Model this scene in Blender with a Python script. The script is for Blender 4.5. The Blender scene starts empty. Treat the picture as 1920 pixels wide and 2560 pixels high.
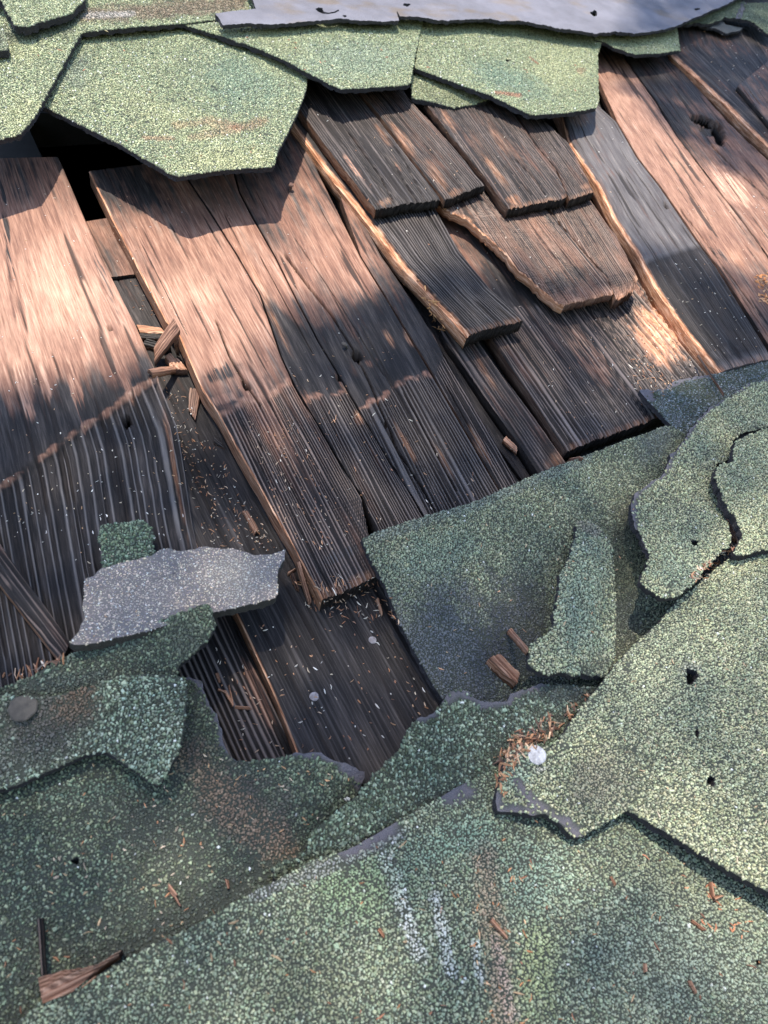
import bpy, math, random
import numpy as np
from mathutils import Vector, Matrix, geometry

random.seed(7)
RNG = np.random.default_rng(11)
SC = bpy.context.scene
COL = SC.collection

# ------------------------------------------------------------------ roof frame, camera, light
# The roof is a pitched plane.  Roof frame: X along the courses, Y up the slope, Z out of the roof.
F = 1849.0                                            # focal length in photo pixels (1920 x 2560)
NV = np.array([-.555, 1.664, 2.2]); DC = 1 / np.linalg.norm(NV); NV = NV * DC
ZR = -NV
_e1 = np.array([1., 0, 0]) - ZR * ZR[0]; _e1 /= np.linalg.norm(_e1)
_e2 = np.cross(ZR, _e1)
_a = math.radians(28)
XR = _e1 * math.cos(_a) + _e2 * math.sin(_a)
YR = np.cross(ZR, XR)
P0 = np.array([0, 0, 1.]) * DC / NV[2]
CAM = np.array([-P0 @ XR, -P0 @ YR, -P0 @ ZR])         # camera in the roof frame (metres)
HC = CAM[2]
PITCH = math.radians(27)
RW = Matrix.Rotation(PITCH, 4, 'X')

def base(u, v):
    """point of the roof plane seen at a place in the photo"""
    u = np.asarray(u, float); v = np.asarray(v, float)
    rx, ry = (u - 960) / F, (v - 1280) / F
    t = DC / (NV[0] * rx + NV[1] * ry + NV[2])
    P = np.stack([t * rx, t * ry, t], -1) - P0
    return np.stack([P @ XR, P @ YR], -1)

def pix(X, Y):
    P = np.multiply.outer(X, XR) + np.multiply.outer(Y, YR) + P0
    return P[..., 0] / P[..., 2] * F + 960, P[..., 1] / P[..., 2] * F + 1280

def lift(X, Y, h):
    return np.stack([X + (CAM[0] - X) * h / HC, Y + (CAM[1] - Y) * h / HC, h], -1)

cam = bpy.data.cameras.new('camera'); camo = bpy.data.objects.new('camera', cam); COL.objects.link(camo)
cam.sensor_fit = 'VERTICAL'; cam.sensor_height = 36; cam.lens = 36 * F / 2560
cam.clip_start = .01; cam.clip_end = 500
cam.dof.use_dof = True; cam.dof.focus_distance = .47; cam.dof.aperture_fstop = 17
# camera axes (x right, y down, z forward) in the roof frame
cx = Vector((XR[0], YR[0], ZR[0])); cy = Vector((XR[1], YR[1], ZR[1])); cz = Vector((XR[2], YR[2], ZR[2]))
mc = Matrix((cx, -cy, -cz)).transposed().to_4x4(); mc.translation = Vector(CAM)
camo.matrix_world = RW @ mc
SC.camera = camo

# sun: from a shingle corner to the corner of its shadow on the boards
def P3(u, v, h):
    b = base(u, v); return lift(b[0], b[1], h)
LIGHT = P3(464, 566, .022) - P3(441, 443, .054); LIGHT /= np.linalg.norm(LIGHT)
SUN_W = RW.to_3x3() @ Vector(-LIGHT)                    # towards the sun, world
sun_el = math.asin(SUN_W.z); sun_az = math.atan2(SUN_W.x, SUN_W.y)
SUN_STRENGTH = 3.4; SKY = .15; EXPOSURE = 1.6
sl = bpy.data.lights.new('sun', 'SUN'); sl.energy = SUN_STRENGTH; sl.angle = math.radians(.5); sl.color = (1, .93, .82)
so = bpy.data.objects.new('sun', sl); COL.objects.link(so)
so.rotation_euler = SUN_W.to_track_quat('Z', 'Y').to_euler(); so.location = SUN_W * 10
w = bpy.data.worlds.new('World'); SC.world = w; w.use_nodes = True
nt = w.node_tree; bg = nt.nodes['Background']; sky = nt.nodes.new('ShaderNodeTexSky')
sky.sky_type = 'NISHITA'; sky.sun_disc = False; sky.sun_elevation = sun_el; sky.sun_rotation = sun_az
nt.links.new(sky.outputs[0], bg.inputs[0]); bg.inputs[1].default_value = SKY
vs = SC.view_settings; vs.view_transform = 'Standard'; vs.look = 'None'; vs.exposure = EXPOSURE; vs.gamma = 1
vs.use_curve_mapping = False
print('sun elevation', math.degrees(sun_el), 'az', math.degrees(sun_az), 'to roof', math.degrees(math.asin(-LIGHT[2])))

# ------------------------------------------------------------------ noise
def _h(a, b, s):
    q = np.sin(a * 127.1 + b * 311.7 + s * 74.7) * 43758.5453
    return q - np.floor(q)
def vn(x, y, s=0.):
    x = np.asarray(x, float); y = np.asarray(y, float)
    xi, yi = np.floor(x), np.floor(y); fx, fy = x - xi, y - yi
    fx = fx * fx * (3 - 2 * fx); fy = fy * fy * (3 - 2 * fy)
    a = _h(xi, yi, s); b = _h(xi + 1, yi, s); c = _h(xi, yi + 1, s); d = _h(xi + 1, yi + 1, s)
    return (a * (1 - fx) + b * fx) * (1 - fy) + (c * (1 - fx) + d * fx) * fy
def fbm(x, y, s=0., o=3):
    r = 0; a = .5; t = 0
    for i in range(o):
        r = r + a * vn(x * 2 ** i, y * 2 ** i, s + i * 17); t += a; a *= .55
    return r / t
def sstep(a, b, x):
    t = np.clip((x - a) / (b - a), 0, 1); return t * t * (3 - 2 * t)

# ------------------------------------------------------------------ materials
def new_mat(name):
    m = bpy.data.materials.new(name); m.use_nodes = True
    return m, m.node_tree, m.node_tree.nodes['Principled BSDF']
class G:
    def __init__(s, nt): s.nt = nt
    def n(s, t, **k):
        o = s.nt.nodes.new(t)
        for a, b in k.items(): setattr(o, a, b)
        return o
    def l(s, a, b): s.nt.links.new(a, b)
    def attr(s, name): return s.n('ShaderNodeAttribute', attribute_name=name)
    def math(s, op, a, b=None, c=None, clamp=False):
        o = s.n('ShaderNodeMath', operation=op, use_clamp=clamp)
        for i, x in enumerate((a, b, c)):
            if x is None: continue
            if isinstance(x, (int, float)): o.inputs[i].default_value = x
            else: s.l(x, o.inputs[i])
        return o.outputs[0]
    def mix(s, f, a, b, mode='MIX'):
        o = s.n('ShaderNodeMix', data_type='RGBA', blend_type=mode)
        for i, x in ((0, f), (6, a), (7, b)):
            if isinstance(x, (int, float)): o.inputs[i].default_value = x
            elif isinstance(x, tuple): o.inputs[i].default_value = (*x, 1)
            else: s.l(x, o.inputs[i])
        return o.outputs[2]
    def noise(s, vec, scale, detail=3, rough=.6):
        o = s.n('ShaderNodeTexNoise'); o.inputs['Scale'].default_value = scale
        o.inputs['Detail'].default_value = detail; o.inputs['Roughness'].default_value = rough
        s.l(vec, o.inputs['Vector']); return o.outputs[0]
    def ramp(s, f, stops):
        o = s.n('ShaderNodeValToRGB'); e = o.color_ramp.elements
        while len(e) < len(stops): e.new(.5)
        for q, (p, c) in zip(e, stops): q.position = p; q.color = (*c, 1)
        s.l(f, o.inputs[0]); return o.outputs[0]
    def vmul(s, v, xyz):
        o = s.n('ShaderNodeVectorMath', operation='MULTIPLY'); s.l(v, o.inputs[0]); o.inputs[1].default_value = xyz
        return o.outputs[0]

def wood_material(name='weathered_cedar', silver=1.):
    m, nt, b = new_mat(name); g = G(nt)
    gr = g.attr('grain').outputs['Vector']
    wea = g.attr('wea').outputs['Fac']; fresh = g.attr('fresh').outputs['Fac']; rid = g.attr('ridge').outputs['Fac']
    n1 = g.noise(g.vmul(gr, (950, 42, 1)), 1, 4, .65)
    n2 = g.noise(g.vmul(gr, (170, 11, 1)), 1, 4, .6)
    n3 = g.noise(g.vmul(gr, (30, 15, 1)), 1, 4, .6)
    n4 = g.noise(g.vmul(gr, (2500, 900, 1)), 1, 2, .6)
    s = g.math('ADD', g.math('MULTIPLY', n1, .45), g.math('MULTIPLY', n2, .55))
    brown = g.ramp(s, [(.33, (.050, .022, .016)), (.45, (.140, .062, .037)), (.55, (.270, .140, .090)), (.70, (.48, .315, .225))])
    brown = g.mix(g.math('MULTIPLY', n3, .55), brown, g.mix(.55, brown, (.18, .132, .118)))
    gs = [(.36, (.005, .0045, .0045)), (.49, (.016, .0135, .013)), (.60, (.042, .035, .032)), (.74, (.120, .098, .088))]
    if silver > 1: gs = [(.33, (.028, .024, .024)), (.48, (.066, .058, .057)), (.60, (.108, .096, .092)), (.74, (.24, .19, .16))]
    grey = g.ramp(s, gs)
    if silver > 1: grey = g.mix(g.math('MULTIPLY', g.math('SUBTRACT', wea, .92), 5., None, True), grey, g.ramp(s, [(.4, (.010, .009, .009)), (.6, (.032, .026, .024)), (.75, (.10, .08, .07))]))
    f = g.math('ADD', wea, g.math('ADD', g.math('MULTIPLY', g.math('SUBTRACT', n2, .5), 1.1), g.math('MULTIPLY', g.math('SUBTRACT', n3, .5), .95)))
    tan = g.ramp(s, [(.34, (.17, .082, .05)), (.5, (.43, .26, .18)), (.66, (.61, .42, .30))])
    brown = g.mix(g.math('MULTIPLY', g.math('SUBTRACT', .12, f), 2.2, None, True), brown, tan)
    mr = g.n('ShaderNodeMapRange', interpolation_type='SMOOTHSTEP'); g.l(f, mr.inputs[0]); mr.inputs[1].default_value = .25; mr.inputs[2].default_value = .75
    c = g.mix(mr.outputs[0], brown, grey)
    # grooves hold dirt, holes are painted dark for their shade, crests are rubbed lighter
    crest = g.math('MULTIPLY', g.math('SUBTRACT', rid, .55, None, True), g.math('MULTIPLY', n2, 3.6), None, True)
    c = g.mix(crest, c, g.mix(g.math('MULTIPLY', wea, 1., None, True), (.50, .30, .20), (.125, .112, .106)))
    groove = g.math('MULTIPLY', g.math('SUBTRACT', .5, rid, None, True), 2.2, None, True)
    c = g.mix(groove, c, (.014, .011, .010))
    fr = g.ramp(n1, [(.34, (.15, .06, .03)), (.5, (.38, .175, .09)), (.66, (.62, .39, .26))])
    c = g.mix(fresh, c, fr)
    sp = g.math('MULTIPLY', g.math('GREATER_THAN', n4, .75), .3)
    c = g.mix(sp, c, (.40, .36, .30))
    g.l(c, b.inputs['Base Color'])
    g.l(g.math('ADD', .78, g.math('MULTIPLY', n2, -.22)), b.inputs['Roughness'])
    b.inputs['Specular IOR Level'].default_value = .16
    bp = g.n('ShaderNodeBump'); bp.inputs['Strength'].default_value = .55; bp.inputs['Distance'].default_value = .0008
    g.l(g.math('ADD', n1, g.math('MULTIPLY', n4, .3)), bp.inputs['Height']); g.l(bp.outputs[0], b.inputs['Normal'])
    return m
def sheet_material(rough=.85):
    m, nt, b = new_mat('asphalt_felt'); g = G(nt)
    tc = g.n('ShaderNodeTexCoord').outputs['Object']
    a = g.attr('Col').outputs['Color']
    n1 = g.noise(tc, 900, 3); n2 = g.noise(tc, 90, 4)
    c = g.mix(g.math('MULTIPLY', g.math('GREATER_THAN', n1, .62), .10), a, (.30, .29, .28))
    c = g.mix(g.math('MULTIPLY', n2, .7), c, g.mix(.55, c, (.03, .026, .026)))
    g.l(c, b.inputs['Base Color']); b.inputs['Roughness'].default_value = rough
    b.inputs['Specular IOR Level'].default_value = .2
    bp = g.n('ShaderNodeBump'); bp.inputs['Strength'].default_value = .9; bp.inputs['Distance'].default_value = .0011
    g.l(n1, bp.inputs['Height']); g.l(bp.outputs[0], b.inputs['Normal'])
    return m
def granule_material():
    m, nt, b = new_mat('mineral_granules'); g = G(nt)
    a = g.attr('Col').outputs['Color']
    g.l(a, b.inputs['Base Color']); b.inputs['Roughness'].default_value = .6
    b.inputs['Specular IOR Level'].default_value = .3
    return m
def plain(name, c, rough=.8, scale=60, c2=None, metal=0., bump=.3):
    m, nt, b = new_mat(name); g = G(nt); tc = g.n('ShaderNodeTexCoord').outputs['Object']
    n1 = g.noise(tc, scale, 5, .65)
    g.l(g.ramp(n1, [(.35, c2 or tuple(x * .5 for x in c)), (.62, c)]), b.inputs['Base Color'])
    b.inputs['Roughness'].default_value = rough; b.inputs['Metallic'].default_value = metal
    bp = g.n('ShaderNodeBump'); bp.inputs['Strength'].default_value = bump; bp.inputs['Distance'].default_value = .001
    g.l(n1, bp.inputs['Height']); g.l(bp.outputs[0], b.inputs['Normal'])
    return m
def debris_material():
    m, nt, b = new_mat('wood_shreds'); g = G(nt)
    g.l(g.attr('Col').outputs['Color'], b.inputs['Base Color']); b.inputs['Roughness'].default_value = .8
    return m
M_WOOD = wood_material(); M_SILVER = wood_material('silvered_cedar', 2.); M_SHEET = sheet_material(); M_GRAN = granule_material(); M_DEB = debris_material()
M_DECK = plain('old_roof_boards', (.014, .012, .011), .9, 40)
M_GALV = plain('dull_zinc', (.40, .39, .40), .6, 450, (.20, .19, .19), .15, .4)
M_GREYN = plain('weathered_nail', (.24, .22, .225), .65, 500, (.13, .11, .105), .15, .4)
M_OLDN = plain('tarnished_zinc', (.062, .052, .04), .75, 320, (.03, .025, .02), .1, .3)
M_RUST = plain('rusty_iron', (.13, .065, .045), .8, 500, (.05, .028, .022), .3)
M_LEAF = plain('conifer_needles', (.06, .10, .03), .7, 40)
M_BARK = plain('bark', (.10, .07, .05), .9, 30)
M_GROUND = plain('meadow', (.09, .11, .045), 1., .6, (.05, .065, .03))

# ------------------------------------------------------------------ mesh plumbing
def mesh_object(name, P, polys, material, parent=None, attrs=None, smooth=True, origin=None, corner=None):
    """P: roof-frame points; polys: list of int arrays (n,k)"""
    P = np.asarray(P, np.float64)
    c = P.mean(0) if origin is None else np.asarray(origin)
    me = bpy.data.meshes.new(name); me.vertices.add(len(P)); me.vertices.foreach_set('co', (P - c).astype(np.float32).ravel())
    loops = np.concatenate([q.ravel() for q in polys]); tot = np.concatenate([np.full(len(q), q.shape[1]) for q in polys])
    me.loops.add(len(loops)); me.loops.foreach_set('vertex_index', loops.astype(np.int32))
    me.polygons.add(len(tot)); st = np.concatenate([[0], np.cumsum(tot)[:-1]])
    me.polygons.foreach_set('loop_start', st.astype(np.int32))
    me.polygons.foreach_set('use_smooth', np.full(len(tot), smooth))
    for k, (ty, val) in (attrs or {}).items():
        a = me.attributes.new(k, ty, 'POINT'); val = np.asarray(val, np.float32)
        a.data.foreach_set({'FLOAT': 'value', 'FLOAT_VECTOR': 'vector', 'FLOAT_COLOR': 'color'}[ty], val.ravel())
    me.update(calc_edges=True); me.validate()
    me.materials.append(material)
    o = bpy.data.objects.new(name, me); COL.objects.link(o)
    mw = RW @ Matrix.Translation(Vector(c))
    if parent is not None:
        o.parent = parent
        o.matrix_parent_inverse = Matrix.Identity(4)
        o.matrix_basis = MW[parent.name].inverted() @ mw
    else:
        o.matrix_world = mw
    MW[o.name] = mw
    return o
MW = {}
def tag(o, label=None, cat=None, group=None, kind=None):
    if label: o['label'] = label
    if cat: o['category'] = cat
    if group: o['group'] = group
    if kind: o['kind'] = kind
    return o

def tps(ctrl):
    """smooth height field (metres) through (u, v, mm) control points"""
    c = np.array(ctrl, float); B = base(c[:, 0], c[:, 1]) * 5; z = c[:, 2] / 1000
    def K(r): return np.where(r > 1e-9, r * r * np.log(r + 1e-12), 0)
    n = len(c); A = np.zeros((n + 3, n + 3))
    A[:n, :n] = K(np.linalg.norm(B[:, None] - B[None], axis=2)) + np.eye(n) * 1e-4
    A[:n, n] = 1; A[:n, n + 1:] = B; A[n, :n] = 1; A[n + 1:, :n] = B.T
    A[n + 1:, n + 1:] -= np.eye(2) * 1e-9
    wt = np.linalg.solve(A, np.concatenate([z, [0, 0, 0]]))
    lo, hi = z.min() - .004, z.max() + .004
    def f(X, Y):
        sh = np.shape(X); q = np.stack([np.ravel(X), np.ravel(Y)], -1) * 5
        out = np.concatenate([K(np.linalg.norm(k[:, None] - B[None], axis=2)) @ wt[:n] + wt[n] + k @ wt[n + 1:]
                              for k in np.array_split(q, max(1, len(q) // 20000))])
        return np.clip(out, lo, hi).reshape(sh)
    return f

# ------------------------------------------------------------------ wooden shakes
def polyline(pts, t):
    p = np.array(pts, float); d = np.concatenate([[0], np.cumsum(np.linalg.norm(np.diff(p, axis=0), axis=1))]); d /= d[-1]
    return np.stack([np.interp(t, d, p[:, 0]), np.interp(t, d, p[:, 1])], -1)

def shake(name, L, R, h, thick, parent=None, ridge=None, wea=((0, .3), (1, .7)), jag=2., side=.0, top_jag=0., material=None,
          patches=(), cracks=(), holes=(), step=None, rows=None, cols=None, edge_jag=.6, seed=None, fresh_end=.0, cup=.0,
          left_fresh=None, slope_left=0., grain_amp=.25, axis=None, lip=0., follow=False):
    """A split board between a left and a right edge (photo points from top to butt).
    h: mm heights [(t,h)...]; ridge: dict(amp mm, wl mm, start t, sharp)"""
    s0 = RNG.uniform(0, 100) if seed is None else seed
    wpx = np.linalg.norm(np.array(L[len(L) // 2], float) - np.array(R[len(R) // 2], float))
    Lb = base(*polyline(L, np.linspace(0, 1, 30)).T); Rb = base(*polyline(R, np.linspace(0, 1, 30)).T)
    leng = np.linalg.norm(np.diff(Lb, axis=0), axis=1).sum(); wid = np.linalg.norm(Lb - Rb, axis=1).mean()
    cols = cols and int(cols * .85)
    nr = rows or int(np.clip(leng / .0034, 14, 120)); nc = cols or int(np.clip(wid / .00048, 10, 220))
    t = np.linspace(0, 1, nr + 1); s = np.linspace(0, 1, nc + 1)
    Lp, Rp = polyline(L, t), polyline(R, t)
    # edges wander a little
    e = (fbm(t * leng / .009, t * 0 + s0, 3, 5) - .5) * 2.4 * edge_jag; Lp = Lp + np.stack([e, e * 0], -1)
    e = (fbm(t * leng / .012, t * 0 + s0, 9) - .5) * 2 * edge_jag; Rp = Rp + np.stack([e, e * 0], -1)
    S, T = np.meshgrid(s, t)
    U = Lp[:, 0:1] * (1 - S) + Rp[:, 0:1] * S; V = Lp[:, 1:2] * (1 - S) + Rp[:, 1:2] * S
    # ragged butt: columns end at different lengths
    k = np.clip((T - .9) / .1, 0, 1) ** 2
    j = ((fbm(S * wid / .0022, S * 0, s0 + 5) - .5) * 2 + (vn(S * wid / .011, S * 0, s0 + 6) - .5) * 1.4) * jag
    dv = (Lp[-1] + Rp[-1] - Lp[-2] - Rp[-2]) / 2; dv = dv / np.linalg.norm(dv)
    U = U + k * j * dv[0]; V = V + k * j * dv[1]
    B = base(U, V); X, Y = B[..., 0], B[..., 1]
    gx = S * wid; gy = T * leng
    if not follow:
        if axis: a0, a1 = base(*axis[0]), base(*axis[1])
        else: a0, a1 = (Lb[0] + Rb[0]) / 2, (Lb[-1] + Rb[-1]) / 2
        ax = (a1 - a0) / np.linalg.norm(a1 - a0); q0 = B - a0
        gy = q0[..., 0] * ax[0] + q0[..., 1] * ax[1]; gx = -q0[..., 0] * ax[1] + q0[..., 1] * ax[0] + .2
    H = np.interp(T, [a for a, _ in h], [b for _, b in h]) / 1000.
    rid = np.full(S.shape, .5); rel = np.zeros(S.shape)
    gate = np.zeros(S.shape)
    fine = fbm(gx / .0011, gy / .06, s0, 3) - .5
    rel += fine * grain_amp * .001
    chk = sstep(.70, .76, fbm(gx / .0032, gy / .10, s0 + 70, 2)); rel -= chk * .0008; chk_ = chk
    if ridge:
        wl = ridge['wl'] / 1000; st = ridge.get('start', -1)
        stj = st + (fbm(gx / .012, gx * 0, s0 + 2) - .5) * ridge.get('rag', .05) + ridge.get('skew', 0) * (S - .5)
        gate = sstep(stj - .002, stj + .008, T) * (1 - sstep(ridge.get('end', 3), ridge.get('end', 3) + .03, T))
        warp = fbm(gx / (wl * 5), gy / ridge.get('yl', .6), s0 + 1) * 3.4 + fbm(gx / (wl * 1.6), gy / ridge.get('yl', .3), s0 + 4) * .9
        ph = gx / wl + warp + (fbm(gx / .02, gy / .018, s0 + 21) - .5) * .10
        pr = (.5 + .5 * np.cos(2 * np.pi * ph)) ** ridge.get('sharp', 1.)
        am = .55 + .9 * vn(gx / (wl * 2.2), gy / .08, s0 + 7)
        rough = (fbm(gx / .0012, gy / .0035, s0 + 8, 2) - .5)
        rel += gate * (ridge['amp'] * am * (pr - .5) - ridge.get('drop', .6) + rough * ridge.get('rough', .35)) / 1000
        rid = .5 + gate * (pr - ridge.get('tone0', .5)) * ridge.get('tone', 1.)
        lipm = np.exp(-((T - stj) / .006) ** 2) * (.6 + .7 * vn(gx / .004, gy * 0, s0 + 12)) * lip
    else: lipm = 0
    rid = rid * (1 - .75 * chk_)
    W = -lipm + np.interp(T, [a for a, _ in wea], [b for _, b in wea])
    fr = np.zeros(S.shape)
    for (pu, pv, ru, rv, ang, key, amt) in patches:
        ca, sa = math.cos(math.radians(ang)), math.sin(math.radians(ang))
        du, dvv = U - pu, V - pv
        q = np.sqrt(((du * ca + dvv * sa) / ru) ** 2 + ((-du * sa + dvv * ca) / rv) ** 2)
        q = q + (fbm(gx / .004, gy / .012, s0 + 31) - .5) * .8
        m = 1 - sstep(.45, 1.15, q)
        if max(ru, rv) < 500 and key != 'h': m = m * (.25 + .75 * sstep(.42, .60, fbm(gx / .0010, gy / .035, s0 + 33)))
        if key == 'wea': W = W + m * amt
        elif key == 'fresh': fr = np.maximum(fr, m * amt * (.7 if amt < .9 else 1))
        elif key == 'h': rel += m * amt / 1000
    for pts, wpxk, depth in cracks:
        p = np.array(pts, float); dmin = np.full(S.shape, 1e9)
        for a, b in zip(p[:-1], p[1:]):
            ab = b - a; tt = np.clip(((U - a[0]) * ab[0] + (V - a[1]) * ab[1]) / (ab @ ab), 0, 1)
            dmin = np.minimum(dmin, np.hypot(U - a[0] - tt * ab[0], V - a[1] - tt * ab[1]))
        m = 1 - sstep(.4, 1., dmin / wpxk)
        rel -= m * depth / 1000; rid = rid * (1 - m)
    hmask = np.zeros(S.shape)
    for (pu, pv, ru, rv, ang, depth) in holes:
        ca, sa = math.cos(math.radians(ang)), math.sin(math.radians(ang)); du, dvv = U - pu, V - pv
        q = np.sqrt(((du * ca + dvv * sa) / ru) ** 2 + ((-du * sa + dvv * ca) / rv) ** 2) + (fbm(gx / .002, gy / .004, s0 + 40) - .5) * .5
        m = 1 - sstep(.8, 1.02, q); rel -= m * depth / 1000; rid = rid * (1 - m); fr = fr * (1 - m)  # holes are also blackened in colour for the dark inside
        if depth >= 7: hmask = np.maximum(hmask, m)
    rel += cup / 1000 * ((S - .5) * 2) ** 2
    rel -= slope_left / 1000 * np.clip(1 - S / .12, 0, 1) ** 1.5
    # worn arrises
    ed = np.minimum(S, 1 - S) * wid; rel -= .0007 * np.clip(1 - ed / .0014, 0, 1) ** 2
    rel -= .0006 * np.clip((T - .985) / .015, 0, 1) ** 2
    if fresh_end: fr = np.maximum(fr, fresh_end * sstep(.975, .995, T) * vn(gx / .002, gx * 0, s0))
    if left_fresh: fr = np.maximum(fr, (1 - sstep(left_fresh * .4, left_fresh, S + (fbm(gy / .006, gy * 0, s0 + 3) - .5) * left_fresh * .5 + (vn(gx / .0012, gy / .05, s0 + 9) - .5) * left_fresh * .3)))
    P = lift(X, Y, H); P[..., 2] += rel
    n = (nr + 1) * (nc + 1); idx = np.arange(n).reshape(nr + 1, nc + 1)
    q = np.stack([idx[:-1, :-1], idx[1:, :-1], idx[1:, 1:], idx[:-1, 1:]], -1).reshape(-1, 4)
    if holes: q = q[hmask.ravel()[q].mean(1) < .7]
    ring = np.concatenate([idx[:, 0], idx[-1, 1:], idx[::-1, -1][1:], idx[0, ::-1][1:-1]])
    Pf = P.reshape(-1, 3); ths = thick / 1000
    # side walls get their own vertices so the arris stays crisp: two rings
    wt = Pf[ring].copy(); wm = wt.copy(); wb = wt.copy()
    jit = (vn(np.arange(len(ring)) * .7, np.zeros(len(ring)), s0) - .5) * .0009
    wm[:, 2] -= ths * .5; wm[:, :2] += jit[:, None]; wb[:, 2] -= ths
    m = len(ring); i = np.arange(m); i2 = (i + 1) % m
    w1 = np.stack([n + i, n + m + i, n + m + i2, n + i2], -1); w2 = np.stack([n + m + i, n + 2 * m + i, n + 2 * m + i2, n + m + i2], -1)
    bot = (n + 2 * m + np.arange(m)[::-1])[None] if not hmask.max() > .7 else np.zeros((0, 3), int)
    Pall = np.concatenate([Pf, wt, wm, wb])
    grain = np.stack([gx, gy, np.full(gx.shape, s0)], -1).reshape(-1, 3)
    ge = np.stack([S * wid, T * leng, np.full(gx.shape, s0)], -1).reshape(-1, 3)
    wg = ge[ring]; wg2 = wg.copy(); wg2[:, 0] += .5 * ths; wg3 = wg.copy(); wg3[:, 0] += ths
    sd = np.zeros(m); left = np.zeros(m, bool); left[:nr + 1] = True
    wside = np.where(left, np.interp(np.arange(m) / max(nr, 1), [0, 1], [1, 1]), 0) * side
    wr = W.reshape(-1)[ring]
    wv = np.clip(wr + .15, 0, 1)
    attrs = dict(grain=('FLOAT_VECTOR', np.concatenate([grain, wg, wg2, wg3])),
                 wea=('FLOAT', np.concatenate([W.ravel(), wv, wv, wv])),
                 fresh=('FLOAT', np.concatenate([fr.ravel(), wside, wside, wside * .9])),
                 ridge=('FLOAT', np.concatenate([rid.ravel(), np.full(m, .4), np.full(m, .35), np.full(m, .25)])))
    return mesh_object(name, Pall, [q, w1, w2, bot], material or M_WOOD, parent, attrs)

# ------------------------------------------------------------------ asphalt sheets and their granules
def dist_line(U, V, pts):
    p = np.array(pts, float); d = np.full(np.shape(U), 1e9)
    for a, b in zip(p[:-1], p[1:]):
        ab = b - a; tt = np.clip(((U - a[0]) * ab[0] + (V - a[1]) * ab[1]) / (ab @ ab + 1e-9), 0, 1)
        d = np.minimum(d, np.hypot(U - a[0] - tt * ab[0], V - a[1] - tt * ab[1]))
    return d
def inside(px, py, poly):
    r = np.zeros(len(px), bool); x0, y0 = poly[-1]
    for x1, y1 in poly:
        c = (y1 > py) != (y0 > py)
        r ^= c & (px < (x0 - x1) * (py - y1) / (y0 - y1 + 1e-15) + x1)
        x0, y0 = x1, y1
    return r
def densify(poly, stepm, jag, s0, torn=None):
    out = []
    n = len(poly)
    for i in range(n):
        a = np.array(poly[i], float); b = np.array(poly[(i + 1) % n], float)
        ln = np.linalg.norm(base(*a) - base(*b)); k = max(1, int(ln / stepm))
        mpx = np.linalg.norm(b - a); nrm = np.array([-(b - a)[1], (b - a)[0]]) / (mpx + 1e-9)
        for j in range(k):
            q = a + (b - a) * j / k
            am = jag * 1.5 if torn is not None and i in torn else min(jag, 1.2) if torn is not None else jag
            d = (fbm(q[0] / 16, q[1] / 16, s0, 3) - .5) * 2 * am + (vn(q[0] / 5., q[1] / 5., s0 + 3) - .5) * am * 1.1
            out.append(q + nrm * d)
    return np.array(out)
def star(u, v, ru, rv, n=11, seed=0):
    r = np.random.default_rng(seed); a = np.linspace(0, 2 * np.pi, n, endpoint=False)
    k = r.uniform(.65, 1.2, n); return [(u + ru * q * math.cos(x), v + rv * q * math.sin(x)) for q, x in zip(k, a)]

PAL_BOT = dict(dark=(.040, .056, .048), mid=(.110, .155, .130), pale=(.25, .335, .275), w=(.30, .48, .22))
def granule_colour(U, V, r, pal, stains, X, Y):
    """each stone's own mineral colour plus moss, dust, scuffs and painted shade on the sheet"""
    n = len(U); d, m, p = (np.array(pal[k]) for k in ('dark', 'mid', 'pale')); wd, wm, wp = pal['w']
    q = r.uniform(0, 1, n); wd2 = np.clip(wd + (fbm(X / .05, Y / .05, 5) - .5) * pal.get('var', .5), .03, .95)
    t = q
    c = np.where((t < wd2)[:, None], d, np.where((t < wd2 + (1 - wd2) * wm / (wm + wp))[:, None], m, p))
    lu = c.mean(1, keepdims=True); c = lu + (c - lu) * pal.get('sat', .72)
    c = c * r.uniform(.84, 1.16, n)[:, None] * np.stack([r.uniform(.9, 1.1, n), np.ones(n), r.uniform(.9, 1.1, n)], -1)
    wht = r.uniform(0, 1, n) < pal.get('white', .003); c[wht] = np.array([.55, .55, .50])
    for st in stains:
        kind, pts, width, colr, amt = st
        if kind == 'line': q = dist_line(U, V, pts) / width
        else:
            (pu, pv, ru, rv, ang) = pts; ca, sa = math.cos(math.radians(ang)), math.sin(math.radians(ang))
            q = np.hypot(((U - pu) * ca + (V - pv) * sa) / ru, (-(U - pu) * sa + (V - pv) * ca) / rv)
        q = q + (fbm(X / .010, Y / .010, 9) - .5) * .9 + r.normal(0, .13, n)
        f = (1 - sstep(.35, 1.15, q))[:, None] * amt
        c = c * (1 - f) + np.array(colr) * r.uniform(.6, 1.35, n)[:, None] * f
    return c

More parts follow.
